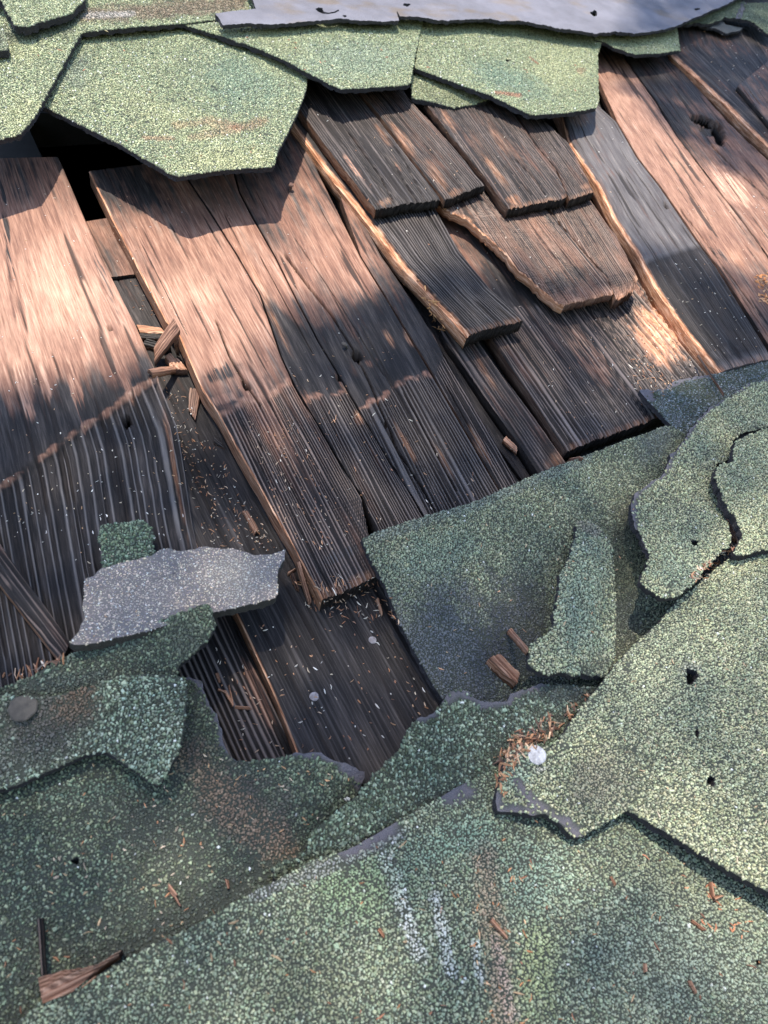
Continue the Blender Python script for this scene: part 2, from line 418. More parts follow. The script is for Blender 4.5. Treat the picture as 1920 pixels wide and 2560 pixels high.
N_GRAN = [0]
def sheet(name, poly, ctrl, parent=None, thick=3.6, jag=1.2, torn=None, holes=(), bare=(), pal=PAL_BOT, stains=(), grans=True, hide=(),
          spacing=1.32, col=(.046, .053, .040), edge_col=(.078, .072, .080), wave=.8, seed=None, smooth_side=False, res=.0045, gsize=1., sink=0., flat=1.):
    s0 = RNG.uniform(0, 90) if seed is None else seed
    hf0 = tps(ctrl)
    hf = lambda X, Y: hf0(X, Y) + (fbm(X / .045, Y / .045, s0) - .5) * 2 * wave / 1000
    out = densify(poly, .0018, jag, s0, torn)
    ob = base(out[:, 0], out[:, 1])
    hob = [base(*np.array(densify(hh, .0012, .8, s0)).T) for hh in holes]
    lo, hi = ob.min(0), ob.max(0)
    gx, gy = np.meshgrid(np.arange(lo[0], hi[0], res), np.arange(lo[1], hi[1], res * .87))
    gx = gx + (np.arange(gx.shape[0]) % 2)[:, None] * res * .5
    g = np.stack([gx.ravel(), gy.ravel()], -1) + RNG.uniform(-.15, .15, (gx.size, 2)) * res
    ok = inside(g[:, 0], g[:, 1], ob)
    for hb in hob: ok &= ~inside(g[:, 0], g[:, 1], hb)
    g = g[ok]
    pts = np.concatenate([ob] + hob + [g]); edges = []; o = 0
    for r_ in [ob] + hob:
        m = len(r_); edges += [(o + i, o + (i + 1) % m) for i in range(m)]; o += m
    vs_, es_, fs_, *_r = geometry.delaunay_2d_cdt([Vector(p) for p in pts], edges, [], 0, 1e-7)
    v2 = np.array([tuple(v) for v in vs_]); tr = np.array([f for f in fs_ if len(f) == 3])
    ce = v2[tr].mean(1); ok = inside(ce[:, 0], ce[:, 1], ob)
    for hb in hob: ok &= ~inside(ce[:, 0], ce[:, 1], hb)
    tr = tr[ok]
    a = v2[tr]; ar = (a[:, 1, 0] - a[:, 0, 0]) * (a[:, 2, 1] - a[:, 0, 1]) - (a[:, 1, 1] - a[:, 0, 1]) * (a[:, 2, 0] - a[:, 0, 0])
    tr[ar < 0] = tr[ar < 0][:, ::-1]
    used = np.unique(tr); rm = -np.ones(len(v2), int); rm[used] = np.arange(len(used)); v2 = v2[used]; tr = rm[tr]
    X, Y = v2[:, 0], v2[:, 1]; U, V = pix(X, Y); H = hf(X, Y)
    P = lift(X, Y, H)
    bm = np.zeros(len(X))
    for pl, wd in bare:
        dd = dist_line(U, V, pl) / (wd * .8) + (fbm(U / 7, V / 7, s0 + 4) - .5) * 1.3
        bm = np.maximum(bm, 1 - sstep(.8, 1.1, dd))
    P[:, 2] -= bm * .0006
    e = np.concatenate([tr[:, [0, 1]], tr[:, [1, 2]], tr[:, [2, 0]]])
    key = {tuple(x) for x in e.tolist()}; be = np.array([x for x in e.tolist() if (x[1], x[0]) not in key])
    n = len(P); bv = np.unique(be); mp = -np.ones(n, int); mp[bv] = np.arange(len(bv)); m = len(bv)
    th = thick / 1000
    wt = P[bv].copy(); wm = wt.copy(); wb = wt.copy(); jj = (vn(U[bv] / 3, V[bv] / 3, s0 + 1) - .5) * .0012
    wm[:, 2] -= th * .55; wm[:, 0] += jj * 1.5; wm[:, 1] += jj * 1.5; wb[:, 2] -= th * (.75 + .6 * vn(U[bv] / 9, V[bv] / 9, s0 + 2)); wb[:, 0] -= jj
    A, B_ = mp[be[:, 0]], mp[be[:, 1]]
    w1 = np.stack([n + A, n + m + A, n + m + B_, n + B_], -1); w2 = np.stack([n + m + A, n + 2 * m + A, n + 2 * m + B_, n + m + B_], -1)
    btm = P.copy(); btm[:, 2] -= th; bt = tr[:, ::-1] + n + 3 * m
    c0 = np.array(col); ce_ = np.array(edge_col)
    mot = fbm(X / .035, Y / .035, s0 + 50, 4)
    if not grans: c0 = c0 * (.72 + .56 * mot)[:, None] * (1 - np.array([0, .16, .38]) * sstep(.55, .75, fbm(X / .06, Y / .03, s0 + 55, 4))[:, None])
    cc = c0 * (1 - bm[:, None]) + ce_ * 1.5 * bm[:, None]
    ec = np.repeat(ce_[None] * .38, m, 0)
    call = np.concatenate([cc, ec, ec, ec, np.repeat(ce_[None] * .5, n, 0)])
    call = np.concatenate([call, np.ones((len(call), 1))], 1)
    ob_ = mesh_object(name, np.concatenate([P, wt, wm, wb, btm]), [tr, w1, w2, bt], M_SHEET, parent, dict(Col=('FLOAT_COLOR', call)))
    if not grans: return ob_
    # granules: faceted stones pressed into the coating
    sp = spacing / 1000
    gx, gy = np.meshgrid(np.arange(lo[0], hi[0], sp), np.arange(lo[1], hi[1], sp * .87)); gx = gx + (np.arange(gx.shape[0]) % 2)[:, None] * sp * .5
    r = np.random.default_rng(int(s0 * 1000))
    q = np.stack([gx.ravel(), gy.ravel()], -1) + r.normal(0, .22, (gx.size, 2)) * sp
    uu, vv = pix(q[:, 0], q[:, 1])
    ok = inside(q[:, 0], q[:, 1], ob) & (uu > -60) & (uu < 1980) & (vv > -60) & (vv < 2620)
    for hb in hob: ok &= ~inside(q[:, 0], q[:, 1], hb)
    for pl, wd in bare:
        dd = dist_line(uu, vv, pl) / (wd * .8) + (fbm(uu / 7, vv / 7, s0 + 4) - .5) * 1.3
        ok &= ~((dd < 1.) & (r.uniform(0, 1, len(dd)) < .90))
    for hp in hide: ok &= ~inside(uu, vv, hp)
    # stones lost here and there
    ok &= r.uniform(0, 1, len(uu)) > sstep(.62, .85, fbm(q[:, 0] / .014, q[:, 1] / .014, s0 + 60)) * .35 + .02
    q = q[ok]; uu, vv = uu[ok], vv[ok]; k = len(q); N_GRAN[0] += k
    colr = granule_colour(uu, vv, r, pal, stains, q[:, 0], q[:, 1])
    rad = sp * .535 * np.exp(r.normal(0, .20, k)) * gsize; asp = np.exp(r.normal(0, .18, k)); th_ = r.uniform(0, 2 * np.pi, k)
    NS = 4
    an = (np.arange(NS) / NS * 2 * np.pi)[None] + r.uniform(-.45, .45, (k, NS)) + r.uniform(0, 6, k)[:, None]
    rb = rad[:, None] * r.uniform(.82, 1.15, (k, NS)); top = r.uniform(.45, .8, (k, 1))
    def ringp(rr, an):
        x = rr * np.cos(an) * asp[:, None]; y = rr * np.sin(an) / asp[:, None]
        c, s = np.cos(th_)[:, None], np.sin(th_)[:, None]; return x * c - y * s, x * s + y * c
    bx, by = ringp(rb, an); tx, ty = ringp(rb * top, an + r.uniform(-.2, .2, (k, 1)))
    hz = rad * r.uniform(.45, .85, k) * flat; tl = r.normal(0, .17, (k, 2)) * flat
    bz = np.repeat((-.25 * rad)[:, None], NS, 1) - sink; tz = hz[:, None] + tx * tl[:, :1] + ty * tl[:, 1:]
    allx = np.concatenate([bx, tx], 1) + q[:, :1]; ally = np.concatenate([by, ty], 1) + q[:, 1:]
    allz = np.concatenate([bz, tz], 1)
    hh = hf(q[:, 0], q[:, 1]); ep = .0008
    sx = (hf(q[:, 0] + ep, q[:, 1]) - hh) / ep; sy = (hf(q[:, 0], q[:, 1] + ep) - hh) / ep
    C = lift(q[:, 0], q[:, 1], hh)
    ox, oy = allx - q[:, :1], ally - q[:, 1:]
    PX = C[:, :1] + ox; PY = C[:, 1:2] + oy; PZ = C[:, 2:3] + sx[:, None] * ox + sy[:, None] * oy + allz
    Pg = np.stack([PX, PY, PZ], -1).reshape(-1, 3); o = (np.arange(k) * 2 * NS)[:, None]
    ii = np.arange(NS); jj = (ii + 1) % NS
    f4 = np.stack([ii, jj, jj + NS, ii + NS], -1)[None] + o[:, :, None]; f5 = (np.arange(NS) + NS)[None] + o
    ca = np.repeat(np.concatenate([colr, np.ones((k, 1))], 1), 2 * NS, 0)
    gm = mesh_object('granules', Pg, [f4.reshape(-1, 4), f5], M_GRAN, ob_, dict(Col=('FLOAT_COLOR', ca)), smooth=False)
    gm['kind'] = 'stuff'
    return ob_

exec_parts = True
# ================================================================== THE PLACE
# ground far below and the roof deck
def slab(name, x0, x1, y0, y1, z0, z1, material, parent=None):
    v = [(x, y, z) for z in (z0, z1) for y in (y0, y1) for x in (x0, x1)]
    f = np.array([(0, 2, 3, 1), (4, 5, 7, 6), (0, 1, 5, 4), (1, 3, 7, 5), (3, 2, 6, 7), (2, 0, 4, 6)])
    return mesh_object(name, v, [f], material, parent, smooth=False)
gme = bpy.data.meshes.new('ground'); gme.from_pydata([(-60, -60, -3.2), (60, -60, -3.2), (60, 60, -3.2), (-60, 60, -3.2)], [], [(0, 1, 2, 3)])
gme.materials.append(M_GROUND); gro = bpy.data.objects.new('ground', gme); COL.objects.link(gro); gro['kind'] = 'structure'
# roof deck of spaced boards: one opening added under the lifted tab to keep the void black
_o = base(np.array([60, 330, 330, 100]), np.array([285, 300, 540, 540])); OX0, OY0 = _o.min(0); OX1, OY1 = _o.max(0)
OX0 += .02; OY0 -= .03
def deck():
    xs = [-3.2, OX0, OX1, 3.2]; ys = [-1.6, OY0, OY1, 3.0]; V_ = [(x, y, z) for z in (-.03, 0) for y in ys for x in xs]; f = []
    for j in range(3):
        for i in range(3):
            if i == 1 and j == 1: continue
            a = j * 4 + i; f.append((16 + a, 16 + a + 1, 16 + a + 5, 16 + a + 4)); f.append((a, a + 4, a + 5, a + 1))
    h_ = [5, 6, 10, 9]
    for k in range(4): a, b = h_[k], h_[(k + 1) % 4]; f.append((a, b, 16 + b, 16 + a)[::-1])
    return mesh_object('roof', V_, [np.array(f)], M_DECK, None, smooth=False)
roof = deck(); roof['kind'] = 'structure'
def added_attic_box():
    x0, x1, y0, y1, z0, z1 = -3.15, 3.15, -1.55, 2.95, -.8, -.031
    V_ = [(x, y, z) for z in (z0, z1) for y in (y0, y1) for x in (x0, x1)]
    return mesh_object('added_attic', V_, [np.array([(0, 1, 3, 2), (0, 4, 5, 1), (1, 5, 7, 3), (3, 7, 6, 2), (2, 6, 4, 0)])], M_DECK, None, smooth=False)
added_attic = added_attic_box(); added_attic['kind'] = 'structure'  # closed box added below the opening so no light gets in
# ------------------------------------------------------------------ old cedar shakes nailed to the roof
def S(L, R, h, thick, label=None, **k):
    o = shake('wooden_shake', L, R, h, thick, roof, **k)
    if label: o['label'] = label
    return o
# in the gaps, the course below
S([(200, 556), (272, 692)], [(300, 540), (372, 678)], [(0, 3), (1, 5)], 3,
  'brown shake at the bottom of the gap behind the wide left board', wea=((0, .5), (1, .45)), jag=1)
S([(255, 660), (330, 830), (430, 1170), (500, 1400), (590, 1531), (659, 1679), (693, 1755), (739, 1873), (775, 1960)],
  [(350, 640), (520, 830), (760, 1250), (980, 1400), (1060, 1560), (1110, 1700), (1170, 1850), (1210, 1960)],
  [(0, 1), (.3, 5), (.6, 10), (1, 15)], 9, 'dark fine-grooved shake with two round nail heads', wea=((0, .6), (.2, .9), (.5, 1.1), (1, 1.1)),
  ridge=dict(amp=.4, wl=1.9, start=.45, sharp=1., drop=.1, rough=.2, tone=.34, rag=.1), jag=2, side=.4, left_fresh=.012,
  patches=[(885, 1770, 60, 18, -25, 'wea', -.35), (480, 1120, 60, 200, -20, 'wea', -.12)])
S([(330, 1480), (420, 1620), (560, 1930)], [(590, 1480), (660, 1640), (790, 1960)], [(0, 1), (1, 4)], 6,
  'black deeply grooved shake low in the hole', wea=((0, .9), (1, .9)),
  ridge=dict(amp=1.6, wl=3.0, start=-1, sharp=.8, drop=0, tone=.9), patches=[(650, 1740, 35, 110, -20, 'wea', -.6)], jag=2)
# wide left board: smooth above, fluted below
S([(-260, 402), (-180, 900), (-120, 1170), (-20, 1730)], [(146, 392), (200, 520), (252, 640), (338, 811), (399, 950), (442, 1058), (462, 1180), (480, 1300), (520, 1480)],
  [(0, 17), (.62, 24), (1, 26)], 12, 'broad tan shake with a fluted dark lower end, at the left edge', wea=((0, .45), (.10, .32), (.22, .02), (.36, -.12), (.42, .08), (.48, .6), (.53, .9), (.6, 1.1), (1, 1.1)),
  ridge=dict(amp=1.5, wl=4.6, start=.592, sharp=3.5, drop=3.2, rough=.8, tone=.62, tone0=.2, yl=1.2, skew=-.145, rag=.012), side=.45, jag=2, cols=330, rows=160, follow=True, lip=.8,
  patches=[(60, 980, 22, 90, -12, 'wea', -.55), (115, 960, 14, 70, -12, 'wea', -.5), (195, 1000, 16, 110, -14, 'wea', -.6), (310, 930, 18, 90, -18, 'wea', -.4),
           (22, 640, 10, 170, -5, 'wea', .6), (50, 760, 10, 120, -8, 'wea', .5), (260, 700, 14, 90, -22, 'wea', .45),
           (435, 1150, 8, 190, -10, 'fresh', .45), (380, 900, 14, 130, -24, 'fresh', .35), (180, 1190, 18, 90, -8, 'wea', -.2),
           (60, 455, 110, 60, 0, 'wea', .25)],
  holes=[(275, 819, 6, 5, 0, 5), (318, 1043, 12, 14, 20, 8), (169, 759, 3, 3, 0, 2)])
# board to its right, in four split strips
S([(222, 428), (250, 485), (278, 544), (308, 600), (414, 802), (447, 836), (506, 975), (544, 1030), (663, 1240), (731, 1358), (806, 1497)],
  [(443, 400), (468, 447), (519, 523), (591, 637), (648, 735), (676, 815), (701, 890), (738, 971), (801, 1072), (852, 1161), (903, 1240), (944, 1438)],
  [(0, 14), (.5, 21), (1, 26)], 11, 'reddish shake strip with ridged lower end, left side of the gap board', side=.55, cols=200,
  wea=((0, .6), (.12, .42), (.30, .08), (.42, .15), (.5, .45), (.56, .66), (.62, .66), (.8, .72), (1, .8)), lip=.4,
  ridge=dict(amp=1.3, wl=2.0, start=.555, sharp=1., drop=.8, rough=.5, tone=.85, skew=-.03, rag=.02), jag=3, fresh_end=.5, left_fresh=.02,
  patches=[(660, 1010, 40, 170, -26, 'wea', -.5), (560, 930, 60, 20, -20, 'wea', .5), (850, 1385, 60, 14, -24, 'wea', .5), (540, 1005, 60, 12, -15, 'wea', -.5),
           (700, 1290, 30, 90, -25, 'wea', -.3), (330, 480, 120, 50, 30, 'wea', .25)],
  cracks=[([(540, 800), (574, 891), (616, 963), (650, 1010)], 3, 4), ([(360, 620), (420, 740), (470, 840)], 1.4, 1)], holes=[(616, 964, 11, 9, 10, 8), (652, 1112, 7, 6, 0, 4)])
S([(446, 400), (472, 447), (523, 522), (595, 636), (652, 734), (680, 814), (705, 889), (743, 970), (806, 1071), (857, 1160), (908, 1240), (975, 1400)],
  [(572, 390), (596, 478), (626, 536), (688, 645), (743, 755), (796, 855), (850, 945), (905, 1040), (958, 1128), (1028, 1240), (1120, 1400)],
  [(0, 14), (.5, 21), (1, 25)], 11, 'grey shake strip split off next to the reddish strip', cols=150,
  wea=((0, .58), (.2, .26), (.31, .20), (.42, .8), (.56, .92), (.66, .85), (1, .9)), lip=.5,
  ridge=dict(amp=1.5, wl=2.0, start=.585, sharp=1., drop=.6, rough=.55, tone=.85, skew=-.03, rag=.03),
  patches=[(640, 700, 20, 120, -28, 'fresh', .4), (700, 830, 10, 80, -28, 'fresh', .5), (860, 960, 14, 35, -30, 'fresh', .5), (895, 1045, 14, 18, -30, 'fresh', .8),
           (620, 470, 10, 70, -28, 'fresh', .7), (760, 1010, 40, 60, -25, 'wea', -.2), (690, 980, 40, 150, -25, 'wea', -.3)],
  cracks=[([(650, 640), (720, 770), (780, 880)], 1.6, 1.5)], holes=[(606, 455, 14, 22, -20, 7), (848, 945, 8, 8, 0, 5)])
S([(576, 390), (600, 478), (630, 535), (692, 644), (747, 754), (800, 854), (854, 944), (909, 1039), (962, 1127), (1033, 1240), (1126, 1400)],
  [(740, 300), (800, 440), (900, 640), (965, 746), (1019, 836), (1060, 904), (1118, 1005), (1172, 1094), (1244, 1220), (1330, 1370)],
  [(0, 14), (.5, 21), (1, 25)], 11, 'dark grey cracked shake strip with a hole and a bent nail', cols=190,
  wea=((0, .66), (.16, .5), (.30, .28), (.36, .45), (.48, .88), (.6, .95), (1, .95)), lip=.8,
  ridge=dict(amp=1.7, wl=2.5, start=.595, sharp=1., drop=.5, rough=.45, tone=.8, skew=-.03, rag=.03),
  patches=[(900, 700, 60, 60, 0, 'wea', -.25), (975, 850, 10, 26, -30, 'fresh', .7), (1022, 848, 9, 26, -30, 'fresh', .8), (1010, 1100, 8, 60, -30, 'fresh', .45), (1110, 1150, 6, 60, -30, 'fresh', .4),
           (930, 905, 22, 12, -20, 'wea', -.3), (800, 590, 40, 130, -30, 'wea', -.12)],
  cracks=[([(715, 640), (765, 708), (828, 786), (878, 865), (912, 929), (963, 1043), (992, 1119), (1047, 1203), (1110, 1320)], 3.2, 7), ([(740, 600), (850, 760), (960, 940)], 1.5, 1.4), ([(1010, 985), (1080, 1110), (1140, 1220)], 2.5, 3), ([(800, 520), (880, 660), (930, 740)], 1.4, 1.2), ([(960, 930), (1040, 1080)], 1.6, 1.6)],
  holes=[(893, 892, 14, 12, 40, 9), (964, 1060, 8, 8, 0, 6)])
S([(743, 295), (836, 447), (904, 640), (969, 745), (1024, 835), (1066, 903), (1124, 1004), (1179, 1093), (1251, 1220), (1340, 1370)],
  [(760, 300), (850, 447), (954, 640), (1022, 739), (1085, 836), (1127, 921), (1191, 1022), (1241, 1106), (1285, 1195), (1370, 1350)],
  [(0, 15), (.5, 21), (1, 25)], 11, 'weathered grey shake strip along the right side of the split board', cols=90,
  wea=((0, .58), (.2, .5), (.35, .5), (.48, .85), (1, .85)), ridge=dict(amp=1.4, wl=2.4, start=.575, sharp=1., drop=.5, rough=.6, tone=.8, skew=-.03, rag=.03),
  patches=[(1100, 840, 14, 40, -30, 'fresh', .8), (1200, 1110, 10, 60, -30, 'fresh', .5), (1160, 960, 8, 60, -30, 'fresh', .35)], side=.15)
S([(1090, 800), (1120, 862), (1140, 887), (1233, 1022), (1292, 1098), (1380, 1230)], [(1170, 790), (1203, 862), (1275, 963), (1346, 1056), (1414, 1153), (1470, 1230)],
  [(0, 9), (1, 15)], 8, 'narrow grey shake in the gap under the small ridged shake', wea=((0, .8), (1, .85)), ridge=dict(amp=1.0, wl=3.2, sharp=1., drop=0, rough=.5, tone=.6),
  patches=[(1215, 935, 10, 50, -32, 'fresh', .6), (1240, 1020, 12, 60, -32, 'wea', -.3), (1390, 1150, 30, 20, -32, 'fresh', .4)])
S([(1010, 700), (1060, 790), (1150, 960), (1240, 1110), (1330, 1230)], [(1060, 690), (1120, 800), (1225, 960), (1330, 1110), (1420, 1230)], [(0, 2), (1, 4)], 4, 'dirty board at the bottom of the narrow gap', wea=((0, .8), (1, .8)), jag=1)
# dark ridged board at right centre
S([(960, 500), (1060, 620), (1220, 828), (1325, 980), (1418, 1125)], [(1430, 470), (1545, 600), (1650, 760), (1768, 925), (1800, 985)],
  [(0, 8), (.5, 14), (1, 19)], 10, 'dark combed shake with an orange patch of worn wood and painted sunlight', cols=230, wea=((0, .5), (.30, .6), (.47, .85), (.6, .7), (.8, .85), (1, .95)), axis=((1220, 828), (1418, 1125)),
  ridge=dict(amp=2.0, wl=2.55, start=.475, sharp=.9, drop=.7, rough=.4, tone=1., skew=.02, rag=.03), jag=4, fresh_end=.4, side=.1,
  patches=[(1645, 835, 60, 85, -30, 'wea', -1.2), (1645, 835, 58, 85, -30, 'fresh', .95), (1655, 850, 45, 70, -30, 'h', .9), (1480, 900, 40, 90, -32, 'wea', -.35), (1600, 700, 60, 40, -30, 'wea', -.6), (1330, 650, 110, 50, 20, 'wea', -.35)],  # orange patch: worn wood with sunlight put into its colour
  holes=[(1512, 1112, 14, 12, 20, 8)])
# the small ridged shake (its orange split edge faces us)
S([(700, 240), (731, 308), (836, 447), (938, 573), (1005, 660), (1100, 762), (1168, 836)], [(800, 240), (850, 300), (1000, 430), (1085, 512), (1150, 632), (1225, 722), (1309, 798)],
  [(0, 22), (.5, 26), (1, 31)], 10, 'narrow dark shake with a bright orange split edge', cols=130, wea=((0, .7), (.4, .95), (1, 1.)), follow=True, edge_jag=.3, side=1., left_fresh=.08, slope_left=2.5,
  ridge=dict(amp=1.5, wl=2.6, start=.45, sharp=1., drop=.2, rough=.45, tone=.8), jag=2.5, fresh_end=.25, patches=[(1296, 775, 7, 10, 0, 'fresh', .8)])
# broken shake with torn orange edge, and its neighbour
S([(1010, 420), (1098, 506), (1123, 527), (1170, 546), (1200, 572), (1229, 600), (1262, 628), (1300, 676), (1347, 714), (1393, 756), (1414, 761)],
  [(1300, 430), (1354, 502), (1400, 561), (1468, 640), (1514, 689), (1536, 733)], [(0, 24), (.4, 28), (1, 32)], 6.5, 'broken shake with a torn orange left edge', cols=180,
  wea=((0, .8), (.3, .62), (.7, .60), (.93, .6), (1, .2)), axis=((1354, 502), (1536, 733)), ridge=dict(amp=1.4, wl=1.95, sharp=1., drop=0, rough=.4, tone=1.), side=1., edge_jag=3.5, jag=3, fresh_end=.7, left_fresh=.012, slope_left=1,
  patches=[(1140, 545, 45, 14, 12, 'fresh', 1.), (1420, 700, 60, 30, -20, 'wea', .3)])
S([(1304, 430), (1358, 502), (1404, 561), (1472, 640), (1518, 689), (1541, 748)], [(1440, 430), (1477, 502), (1541, 591), (1595, 697), (1587, 724)], [(0, 23), (.4, 28), (1, 32)], 9,
  'brown combed shake beside the broken one', cols=120, wea=((0, .8), (.4, .65), (.9, .6), (1, .25)), ridge=dict(amp=1.4, wl=1.9, sharp=1., drop=0, rough=.4, tone=.95), jag=5, fresh_end=.7, side=.3,
  patches=[(1590, 700, 10, 14, 0, 'fresh', .8)])
# top row of small thick shakes
ra = dict(amp=1.0, wl=2.6, sharp=1., drop=0, rough=.7, tone=.6)
S([(715, 190), (748, 270), (811, 359), (938, 521)], [(855, 190), (893, 232), (959, 316), (1047, 426), (1100, 496)], [(0, 30), (1, 38)], 8, 'charcoal shake with a pale rubbed left edge, first of the small row', cols=120,
  wea=((0, .8), (.4, .88), (1, 1.)), ridge=ra, jag=4, side=.35, cracks=[([(870, 330), (950, 440), (984, 505)], 2.2, 4), ([(985, 410), (1040, 500)], 1.8, 3), ([(940, 300), (1010, 400), (1062, 500)], 1.8, 2.5)],
  patches=[(900, 440, 12, 70, -36, 'wea', -.7), (960, 340, 10, 40, -32, 'fresh', .4), (990, 410, 8, 30, -32, 'wea', -.5), (960, 505, 22, 10, -20, 'fresh', .5)])
S([(865, 190), (906, 236), (970, 312), (1050, 420), (1113, 498)], [(990, 200), (1026, 249), (1136, 371), (1212, 462)], [(0, 31), (1, 38)], 8, 'brown-grey shake second from left in the small row', cols=110,
  wea=((0, .7), (.4, .68), (1, .88)), ridge=ra, jag=3, side=.3, patches=[(1010, 350, 14, 60, -36, 'fresh', .5), (1090, 440, 14, 50, -36, 'fresh', .5), (1140, 480, 25, 10, -20, 'fresh', .5)])
S([(1030, 210), (1073, 270), (1191, 414), (1271, 521)], [(1230, 210), (1283, 278), (1342, 367), (1389, 422), (1420, 492)], [(0, 32), (1, 39)], 8, 'reddish dark shake third in the small row', cols=140,
  wea=((0, .8), (.5, .68), (1, .8)), ridge=ra, jag=4, side=.15, fresh_end=.4, cracks=[([(1290, 400), (1340, 450), (1366, 492)], 1.8, 3), ([(1230, 380), (1330, 488)], 1.4, 1.5)],
  patches=[(1120, 300, 10, 40, -36, 'fresh', .5), (1250, 350, 12, 60, -36, 'fresh', .35), (1240, 430, 10, 60, -36, 'fresh', .5), (1285, 500, 20, 14, 0, 'fresh', .7)])
S([(1234, 210), (1286, 278), (1346, 367), (1393, 422), (1424, 498)], [(1310, 230), (1355, 295), (1423, 359), (1486, 479)], [(0, 31), (1, 38)], 8, 'rightmost narrow shake of the small row', cols=80,
  wea=((0, .8), (.5, .75), (1, .7)), ridge=ra, jag=2, side=.2, fresh_end=.5, patches=[(1470, 465, 20, 10, -10, 'fresh', .4)])
# long boards at right
S([(1360, 190), (1406, 287), (1423, 350), (1494, 456), (1541, 549), (1600, 637), (1642, 715), (1726, 832), (1803, 925)],
  [(1440, 180), (1494, 262), (1541, 304), (1591, 392), (1650, 468), (1739, 599), (1790, 665), (1930, 893)], [(0, 20), (.5, 26), (1, 31)], 12,
  'long grey shake with a black lower end and orange split side', cols=150, material=M_SILVER, wea=((0, .7), (.2, .78), (.45, .8), (.60, .82), (.63, 1.2), (.95, 1.2), (1, .8)), follow=True, edge_jag=.3, side=1., left_fresh=.05, slope_left=2.5,
  ridge=dict(amp=.7, wl=2.2, start=.62, sharp=1., drop=.4, rough=.5, tone=.4, rag=.03), jag=2, fresh_end=.3, patches=[(1450, 300, 30, 20, 0, 'fresh', .5), (1800, 880, 50, 14, -15, 'wea', -.2)],
  holes=[(1666, 514, 6, 5, 20, 5)], grain_amp=.15)
S([(1445, 130), (1498, 200), (1545, 304), (1596, 392), (1655, 467), (1745, 598), (1796, 663), (1935, 880)], [(1540, 110), (1579, 172), (1640, 257), (1690, 338), (1760, 430), (1860, 560), (1990, 740)],
  [(0, 14), (1, 24)], 9, 'orange-brown shake between the grey shake and the knotty one', cols=130, wea=((0, .6), (.12, .1), (.3, .12), (.6, .1), (.8, .4), (1, .5)), ridge=dict(amp=.35, wl=2.5, sharp=1., drop=0, tone=.25, rough=.2),
  patches=[(1780, 610, 20, 60, -38, 'wea', .5), (1840, 650, 20, 40, -38, 'fresh', .5)], cracks=[([(1700, 520), (1790, 640), (1900, 790)], 2, 3)])
S([(1545, 100), (1583, 172), (1645, 256), (1695, 338), (1765, 430), (1865, 560), (1995, 740)], [(1640, 70), (1680, 150), (1752, 228), (1819, 304), (1925, 405), (2100, 590)],
  [(0, 14), (1, 24)], 9, 'brown knotty shake with a crescent knot hole', cols=170, rows=130, wea=((0, .7), (.25, .7), (.42, .55), (.6, .34), (1, .4)), ridge=dict(amp=.35, wl=2.8, sharp=1., drop=0, tone=.25, rough=.2),
  holes=[(1757, 302, 32, 11, 14, 8), (1798, 335, 15, 32, -14, 9), (1772, 326, 24, 16, 10, 3)], patches=[(1830, 470, 90, 30, 42, 'wea', -.8), (1690, 300, 40, 50, -38, 'wea', .3), (1787, 368, 16, 8, 30, 'fresh', .7)],
  cracks=[([(1783, 368), (1840, 425), (1925, 500), (2000, 580)], 2.5, 3), ([(1705, 250), (1725, 280), (1745, 296)], 1.5, 2)])
S([(1640, 20), (1680, 133), (1756, 200), (1811, 251), (1925, 362), (2080, 520)], [(1980, -40), (2010, 60), (2040, 130), (2070, 200), (2110, 280), (2220, 420)],
  [(0, 22), (1, 31)], 11, 'dark grey shake in the upper right corner', cols=170, wea=((0, .8), (.5, .78), (1, .7)), ridge=dict(amp=.5, wl=4, sharp=1., drop=0, tone=.35, rough=.3), follow=True, side=.75, left_fresh=.03, slope_left=3,
  patches=[(1860, 310, 14, 60, -42, 'fresh', .6), (1790, 110, 80, 30, 20, 'wea', -.2)])
S([(1845, 215), (1880, 255), (2000, 400)], [(1935, 140), (1970, 200), (2090, 350)], [(0, 31), (1, 36)], 5, 'thin brownish shake piece at the right edge, high up', wea=((0, .6), (1, .6)), jag=2)
S([(1480, 60), (1500, 130), (1520, 200)], [(1690, 40), (1700, 100), (1720, 170)], [(0, 5), (1, 8)], 5, 'shaded board end beneath the small green tab', wea=((0, .9), (1, .9)), jag=2)

# ------------------------------------------------------------------ asphalt shingles
PAL_TOP = dict(dark=(.135, .150, .090), mid=(.230, .250, .142), pale=(.325, .345, .205), w=(.18, .5, .32), var=.3, sat=1., white=.01)
PAL_MID = dict(dark=(0.088, 0.099, 0.051), mid=(0.173, 0.191, 0.097), pale=(0.267, 0.289, 0.149), w=(0.204, 0.592, 0.310))
PAL_DARK = dict(dark=(0.059, 0.072, 0.037), mid=(0.106, 0.132, 0.066), pale=(0.196, 0.237, 0.119), w=(0.407, 0.521, 0.219))
PAL_PALE = dict(dark=(0.126, 0.133, 0.067), mid=(0.251, 0.262, 0.130), pale=(0.374, 0.386, 0.192), w=(0.178, 0.568, 0.346))
PAL_SAND = dict(dark=(.17, .15, .15), sat=1., mid=(.38, .315, .25), pale=(.62, .51, .38), w=(.36, .44, .20), var=.2, white=.03)
RUSTY = (.30, .14, .085); YEL = (.39, .38, .20); TEAL = (.12, .20, .16); DKGREY = (.045, .045, .045); BRN = (.12, .085, .06); PALEW = (.58, .57, .56)  # the dark grey tones part of the lower-left sheet and the flap's foot
def A(name, poly, ctrl, label, parent=roof, cat=None, **k):
    o = sheet(name, poly, ctrl, parent, **k)
    o['label'] = label
    if cat:
        o['category'] = cat; o['group'] = 'torn and loose shingle pieces'
    return o
